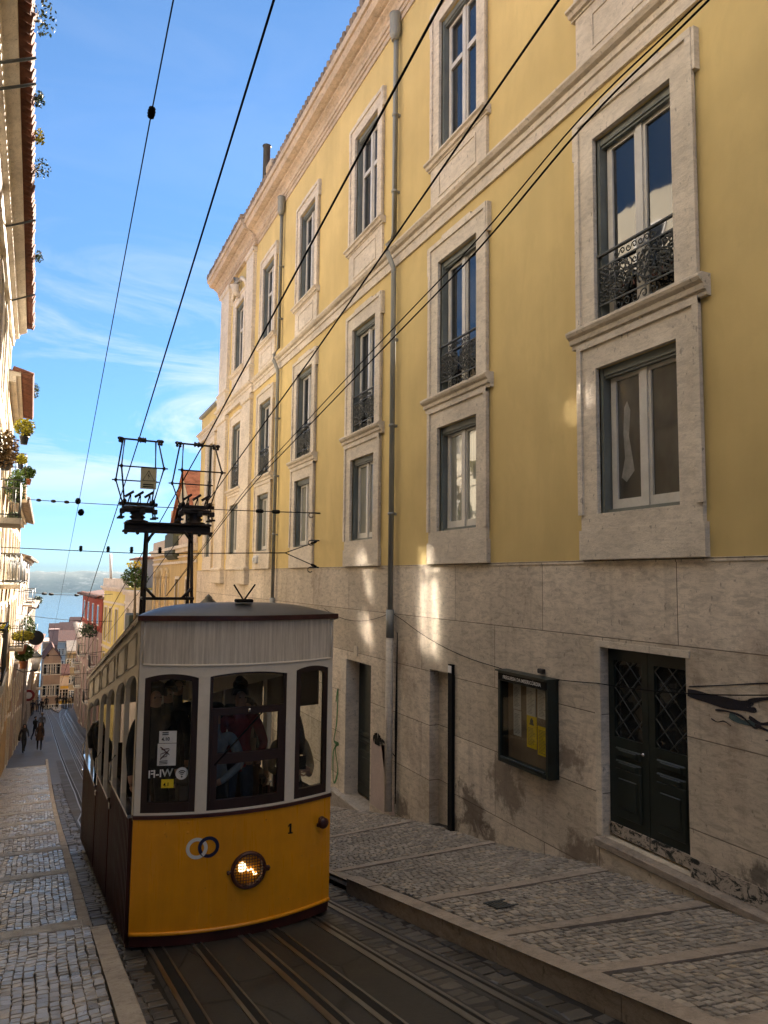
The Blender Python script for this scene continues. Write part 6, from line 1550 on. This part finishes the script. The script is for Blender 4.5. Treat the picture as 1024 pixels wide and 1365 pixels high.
# gabled house set back above it
zg = 3.0; house('gabled_house', (7.6, 41.5), (7.6, 52.0), 2.6, 'house with a steep red tiled gable rising behind the tram collectors', m_r1b, [(5.2, 3.6, 1.3, 1.7), (3.2, .4, 1.0, 1.8), (7.2, .4, 1.0, 1.8)], 9, ('cross', 3.9, 'red_tile'), z_bot=-14, cornice=False)
c = atX(238, 722, 6.2); t = thing('balcony_screen', c, 'dark green rounded screen hung high on the cream house, under the tram collector', 'screen'); mb = MB(); mb.bbox(c.x - .5, c.x + .3, c.y - 1.6, c.y + 1.6, c.z - .95, c.z + .55, .2); mb.build('panel', simple('green_screen', (.05, .055, .035), .8, .3, 4), t)
house('white_house', (5.65, 47.6), (5.02, 54.0), -1.0, 'white house between the cream and the lemon yellow house on the right', m_r2w, grid((1.3, 3.2, 5.1), (-3.3, -6.6), .9, 2.2), 9, None, z_bot=-16, bands=((-1.9, -1.75),))
t, G, W = house('lemon_house', (5.0, 54.05), (4.2, 62.0), -.85, 'lemon yellow house with a balustraded parapet, right of the river view', m_r2, grid((2.6, 5.0, 6.9), (-3.7, -7.2), 1.0, 2.5), 9, None, z_bot=-18, bands=((-5.5, -5.3), (-2.1, -1.95)))
mb = MB(); u_ = (G(W, 0, 0) - G(0, 0, 0)); mb.obox(G(0, -.3, -.84), u_, G(0, .1, 0) - G(0, -.3, 0), (0, 0, .62)); mb.build('parapet', M['stone_trim'], t)
t2, G2, W2 = house('attic_house', (7.4, 48.5), (6.2, 60.5), 1.25, 'grey attic storey with red tiles behind the lemon yellow house', m_attic, [(4.0, .2, 2.0, 1.3)], 6, ('gable', .5, 'tile'), z_bot=-2, cornice=False)
t3, G3, W3 = house('red_topped_house', (4.15, 62.1), (3.45, 79.0), -1.75, 'house with a red upper storey over pink and orange floors', m_pink, grid((2.5, 6, 9.5, 13, 16), (-6.3, -9.6, -12.6), 1.0, 2.2), 9, ('shed', 1.6, 'far_tile'), z_bot=-22, eave=.55, cornice=False, balcony=((2.5, -7.4, 1.8, 0), (6, -10.7, 1.8, 0), (13, -7.4, 1.8, 0), (16, -10.7, 1.8, 0)))
mb = MB(); mb.obox(G3(0, 0, -4.5), G3(W3, 0, 0) - G3(0, 0, 0), G3(0, .06, 0) - G3(0, 0, 0), (0, 0, 2.6)); mb.build('upper_storey', m_red, t3)
for uu in (2.5, 6.5, 10.5, 14.5):
    mb = MB(); mb.obox(G3(uu - .55, .05, -4.1), G3(uu + .55, 0, 0) - G3(uu - .55, 0, 0), G3(0, .05, 0) - G3(0, 0, 0), (0, 0, 1.7)); mb.obox(G3(uu - .42, .09, -3.95), G3(uu + .42, 0, 0) - G3(uu - .42, 0, 0), G3(0, .03, 0) - G3(0, 0, 0), (0, 0, 1.45), 1); mb.build('attic_window', [M['white_wood'], M['pane']], t3)
b = Vector((4.0, 66, -5.2)); shrub('terrace_plant', G3(3.5, .5, -5.0), 'grey-green bush on the terrace of the red-topped house', G3(3.5, .6, -4.5), .8, .9, .6, 420, .22, 'leaf_grey')
house('pink_house', (3.6, 79.1), (3.95, 104), -6.2, 'faded pink house further down, right of the river', m_pink, grid((3, 7, 11, 15, 19, 23), (-8.6, -11.8, -15), 1.0, 2.1), 9, ('shed', 1.2, 'old_tile'), z_bot=-24, eave=.5, balcony=((3, -9.8, 1.8, 0), (11, -9.8, 1.8, 0), (19, -13, 1.8, 0)))
house('sun_block_house', (5.0, 104.1), (6.4, 150), -8.5, 'unseen ochre house added behind the pink one to shade the street end, right', m_ochre, grid((3, 8, 13, 18, 23, 28, 33, 38), (-11, -14.5, -18), 1.0, 2.0), 9, ('shed', 1.2, 'far_tile'), z_bot=-28, eave=.4)  # hidden house added to keep the sun off the street end
# tall pole and stemmed plant behind the tram roof
c = atY(147, 770, 50); t = thing('chimney_pipe', c, 'slim pale pipe standing on the lemon house roof', 'pipe'); mb = MB(); mb.tube([atY(148, 772, 56), atY(147, 738, 56)], .09, 8); mb.build('pipe', M['sign_white'], t)
c = atX(180, 772, 4.6); b = atX(180, 822, 4.6); t = thing('flowering_plant', b, 'tall stemmed plant with yellow flowers rising behind the tram roof', 'plant')
mb = MB(); mb.tube([b - Vector((0, 0, 1.2)), b.lerp(c, .5), c], [.09, .07, .05], 7)
for k in range(7): a = k * .9; mb.tube([c, c + Vector((.4 * math.cos(a), .5 * math.sin(a), .35))], [.04, .015], 5)
mb.build('stem', M['stem'], t)
mb = MB(); leaf_cloud(mb, c + Vector((0, 0, .1)), .75, .9, .6, 560, .2); mb.build('foliage', M['leaf'], t); mb = MB(); leaf_cloud(mb, c + Vector((-.05, 0, .8)), .5, .5, .22, 130, .14); mb.build('blossom', M['flower'], t)
c = atX(178, 835, 4.9); t = thing('balcony_bin', c, 'dark green box on the balcony behind the tram roof edge', 'box'); mb = MB(); mb.bbox(c.x - .4, c.x + .4, c.y - 1.2, c.y + 1.2, c.z - .3, c.z + .75, .05); mb.build('box', simple('green_box', (.03, .045, .04), .7, .3, 4), t)
# --- bottom of the street
def facing(name, x0, x1, ytop, Y, label, wall, wins_n, rows, roof=None, depth=8, ww=1.0, wh=1.6, **kw):
    a = atY(x0, ytop, Y); b = atY(x1, ytop, Y); W = (b - a).length
    zs = [a.z - r for r in rows]; return house(name, (b.x, Y), (a.x, Y + (b.x - a.x) * -.02), a.z, label, wall, grid([W * (k + .5) / wins_n for k in range(wins_n)], zs, ww, wh), depth, roof, z_bot=a.z - 18, **kw)
facing('orange_gabled_house', 60, 80, 876, 128, 'orange and pink gabled house at the bottom of the street, left', m_or, 3, (1.9, 5.2, 8.2), ('cross', 1.5, 'far_tile'), 10, cornice=False)
facing('orange_gabled_house', 58, 77, 855, 140, 'taller orange house with a pale chimney behind the gabled one', m_or, 2, (2.2,), None, 8)
c = atY(72, 843, 140); t = thing('house_chimney', c, 'pale pink chimney stack at the bottom of the street', 'chimney'); mb = MB(); mb.bbox(c.x - .7, c.x + .7, c.y - .5, c.y + .5, c.z - 2.2, c.z + .4, .08); mb.bbox(c.x - .85, c.x + .85, c.y - .65, c.y + .65, c.z + .38, c.z + .6, .05); mb.build('stack', m_pink, t)
_cot = facing('yellow_cottage', 76, 92, 900, 150, 'small yellow house with a window at the very bottom of the street', mat_wall('bright_yellow_wall', (.70, .46, .07)), 2, (3.6,), ('gable', 1.6, 'far_tile'), 6, 1.0, 1.9, pane='pane')
t_c, G_c, W_c = _cot; G_zt = atY(76, 900, 150).z
mb = MB(); mb.obox(G_c(0, 0, G_zt - 2.0), G_c(W_c, 0, 0) - G_c(0, 0, 0), G_c(0, .05, 0) - G_c(0, 0, 0), (0, 0, 1.6)); mb.build('upper_wall', m_r2w, t_c)
facing('pale_grey_block', 76, 106, 855, 235, 'large pale grey block with rows of windows behind the cottage', m_grey, 7, (3, 6.4, 9.8, 13.2), ('gable', 2.6, 'far_tile'), 14, 1.3, 1.6)
facing('ochre_gable_house', 90, 103, 868, 170, 'narrow ochre house right of the pale grey block', m_ochre, 2, (2.5, 6, 9), ('gable', 1.8, 'old_tile'), 8)
k = 0
for x0, x1, yt, Y, lab in ((66, 84, 848, 262, 'low warehouse roof by the river, left'), (80, 100, 845, 285, 'long reddish warehouse roof by the river, middle'), (94, 112, 837, 300, 'dark tall warehouse roof by the river, right'), (84, 98, 853, 250, 'weathered red roof in front of the warehouses')):
    facing('warehouse', x0, x1, yt, Y, lab, m_attic if k == 2 else m_grey, 4, (2.2,), ('gable', 3.6, 'far_tile'), 14, 1.2, 1.2, cornice=False); k += 1
# ------------------------------------------------------------------ river and far shore
mb = MB(); mb.quad((-2500, 318, -55), (2500, 318, -55), (2500, 2560, -55), (-2500, 2560, -55))
def water():
    m, nt, b = nodes_of('river_water'); v = coords(nt, (.03, .09, 1))
    f = noise_f(nt, v, 2.0, 6, .6); b.inputs['Base Color'].default_value = (.05, .10, .13, 1); b.inputs['Roughness'].default_value = .22
    bump(nt, b, f, .35, .6); return m
struct(mb.build('river', water()))
def hills_mat():
    m, nt, b = nodes_of('far_shore'); v = coords(nt, (.012, .012, .03)); f = noise_f(nt, v, 1.2, 8, .75)
    c = ramp(nt, f, [(.35, (.035, .05, .03)), (.55, (.08, .085, .06)), (.68, (.30, .28, .25))]); nt.links.new(c, b.inputs['Base Color']); b.inputs['Roughness'].default_value = .95; return m
mb = MB(); nx, ny = 220, 14; vs = []
for j in range(ny + 1):
    for i in range(nx + 1):
        x = -1600 + 3200 * i / nx; y = 2480 + 520 * j / ny
        s_ = j / ny; h = (1 - (1 - min(1, s_ * 2.2)) ** 2) * (66 + 14 * mnoise.noise(Vector((x * .004, 3.1, 0))) + 7 * mnoise.noise(Vector((x * .02, y * .01, 2)))) + (4 * mnoise.noise(Vector((x * .07, y * .05, 5))) if j > 2 else 0)
        vs.append((x, y, -56 + h))
mb.add(vs, [(j * (nx + 1) + i, j * (nx + 1) + i + 1, (j + 1) * (nx + 1) + i + 1, (j + 1) * (nx + 1) + i) for j in range(ny) for i in range(nx)], 0, True)
struct(mb.build('hills', hills_mat()))
# tree tops and houses that break the skyline of the hills
mb = MB()
for k in range(420):
    x = rnd.uniform(-260, 620); y = 2760 + rnd.uniform(-30, 30); z = 1 + rnd.uniform(-9, 3) + 8 * mnoise.noise(Vector((x * .004, 3.1, 0))); r = rnd.uniform(3, 9)
    mb.ball((x, y, z), r * 1.3, r, r, 6)
t = struct(mb.build('shore_trees', hills_mat()), 'stuff', 'hazy mass of trees along the crest of the far shore'); t['category'] = 'trees'
# ------------------------------------------------------------------ light, sky, air
SUN_EL, SUN_AZ = rad(26.5), rad(36.5)      # azimuth from +Y towards +X
w = bpy.data.worlds.new('World'); SC.world = w; w.use_nodes = True; nt = w.node_tree
bg = nt.nodes['Background']
sky = N(nt, 'ShaderNodeTexSky', sky_type='NISHITA'); sky.sun_disc = False; sky.sun_elevation = SUN_EL; sky.sun_rotation = SUN_AZ
sky.air_density = 0.55; sky.dust_density = 0.0; sky.ozone_density = 3.0; sky.altitude = 60
tc = N(nt, 'ShaderNodeTexCoord'); mp = N(nt, 'ShaderNodeMapping'); mp.inputs['Scale'].default_value = (1.2, 1.2, 5.5); mp.inputs['Rotation'].default_value = (0, 0.12, 0)
nt.links.new(tc.outputs['Generated'], mp.inputs['Vector'])
cl = noise_f(nt, mp.outputs['Vector'], 2.3, 9, .62, .9)
sp = N(nt, 'ShaderNodeSeparateXYZ'); nt.links.new(tc.outputs['Generated'], sp.inputs[0])
band = ramp(nt, sp.outputs['Z'], [(.0, 0), (.07, .25), (.17, 1.0), (.30, .55), (.45, .05)])
cm = ramp(nt, cl, [(.45, 0), (.66, .8)])
mm = N(nt, 'ShaderNodeMath', operation='MULTIPLY'); nt.links.new(cm, mm.inputs[0]); nt.links.new(band, mm.inputs[1])
hs = N(nt, 'ShaderNodeHueSaturation'); hs.inputs['Saturation'].default_value = .95; hs.inputs['Value'].default_value = .6; nt.links.new(sky.outputs['Color'], hs.inputs['Color'])
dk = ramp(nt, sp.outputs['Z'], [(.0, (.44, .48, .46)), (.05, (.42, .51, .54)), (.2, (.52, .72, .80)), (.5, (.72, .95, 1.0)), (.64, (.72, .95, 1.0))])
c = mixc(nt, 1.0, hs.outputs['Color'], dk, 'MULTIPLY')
c = mixc(nt, mm.outputs[0], c, (2.4, 2.5, 2.65))
zen = ramp(nt, sp.outputs['Z'], [(.66, 0.0), (.82, 1.0)])      # added brightness in the unseen sky overhead, to light the street
c = mixc(nt, zen, c, (2.9, 2.65, 2.35))
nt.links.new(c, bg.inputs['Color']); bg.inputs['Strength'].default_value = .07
ld = bpy.data.lights.new('sun', 'SUN'); ld.energy = 5.0; ld.angle = rad(.53); ld.color = (1, .90, .77)
so = bpy.data.objects.new('sun', ld); COL.objects.link(so)
d = Vector((math.sin(SUN_AZ) * math.cos(SUN_EL), math.cos(SUN_AZ) * math.cos(SUN_EL), math.sin(SUN_EL)))
so.rotation_euler = d.to_track_quat('Z', 'Y').to_euler()
HAZE = 0.0003
if HAZE:
    mb = MB(); mb.box(-2700, 2700, -120, 3300, -62, 34)
    m = bpy.data.materials.new('haze_air'); m.use_nodes = True; n2 = m.node_tree; n2.nodes.clear()
    o_ = N(n2, 'ShaderNodeOutputMaterial'); pv = N(n2, 'ShaderNodeVolumePrincipled'); pv.inputs['Color'].default_value = (.075, .12, .165, 1); pv.inputs['Density'].default_value = HAZE; pv.inputs['Anisotropy'].default_value = .3
    n2.links.new(pv.outputs[0], o_.inputs['Volume'])
    h = mb.build('haze', m); h['kind'] = 'stuff'; h['label'] = 'thin bluish haze over the river and the far shore'; h['category'] = 'haze'
SC.view_settings.view_transform = 'Standard'; SC.view_settings.look = 'None'; SC.view_settings.gamma = 1.0; SC.view_settings.exposure = 2.85
cy = SC.cycles
cy.use_denoising = True; cy.denoiser = 'OPENIMAGEDENOISE'; cy.max_bounces = 8; cy.diffuse_bounces = 4; cy.glossy_bounces = 4; cy.transparent_max_bounces = 12; cy.volume_bounces = 0; cy.sample_clamp_indirect = 30.0; cy.use_adaptive_sampling = True; cy.adaptive_threshold = .02; cy.caustics_reflective = True; cy.blur_glossy = 0.0; cy.use_guiding = True; cy.use_surface_guiding = True; cy.use_volume_guiding = False; cy.guiding_training_samples = 128
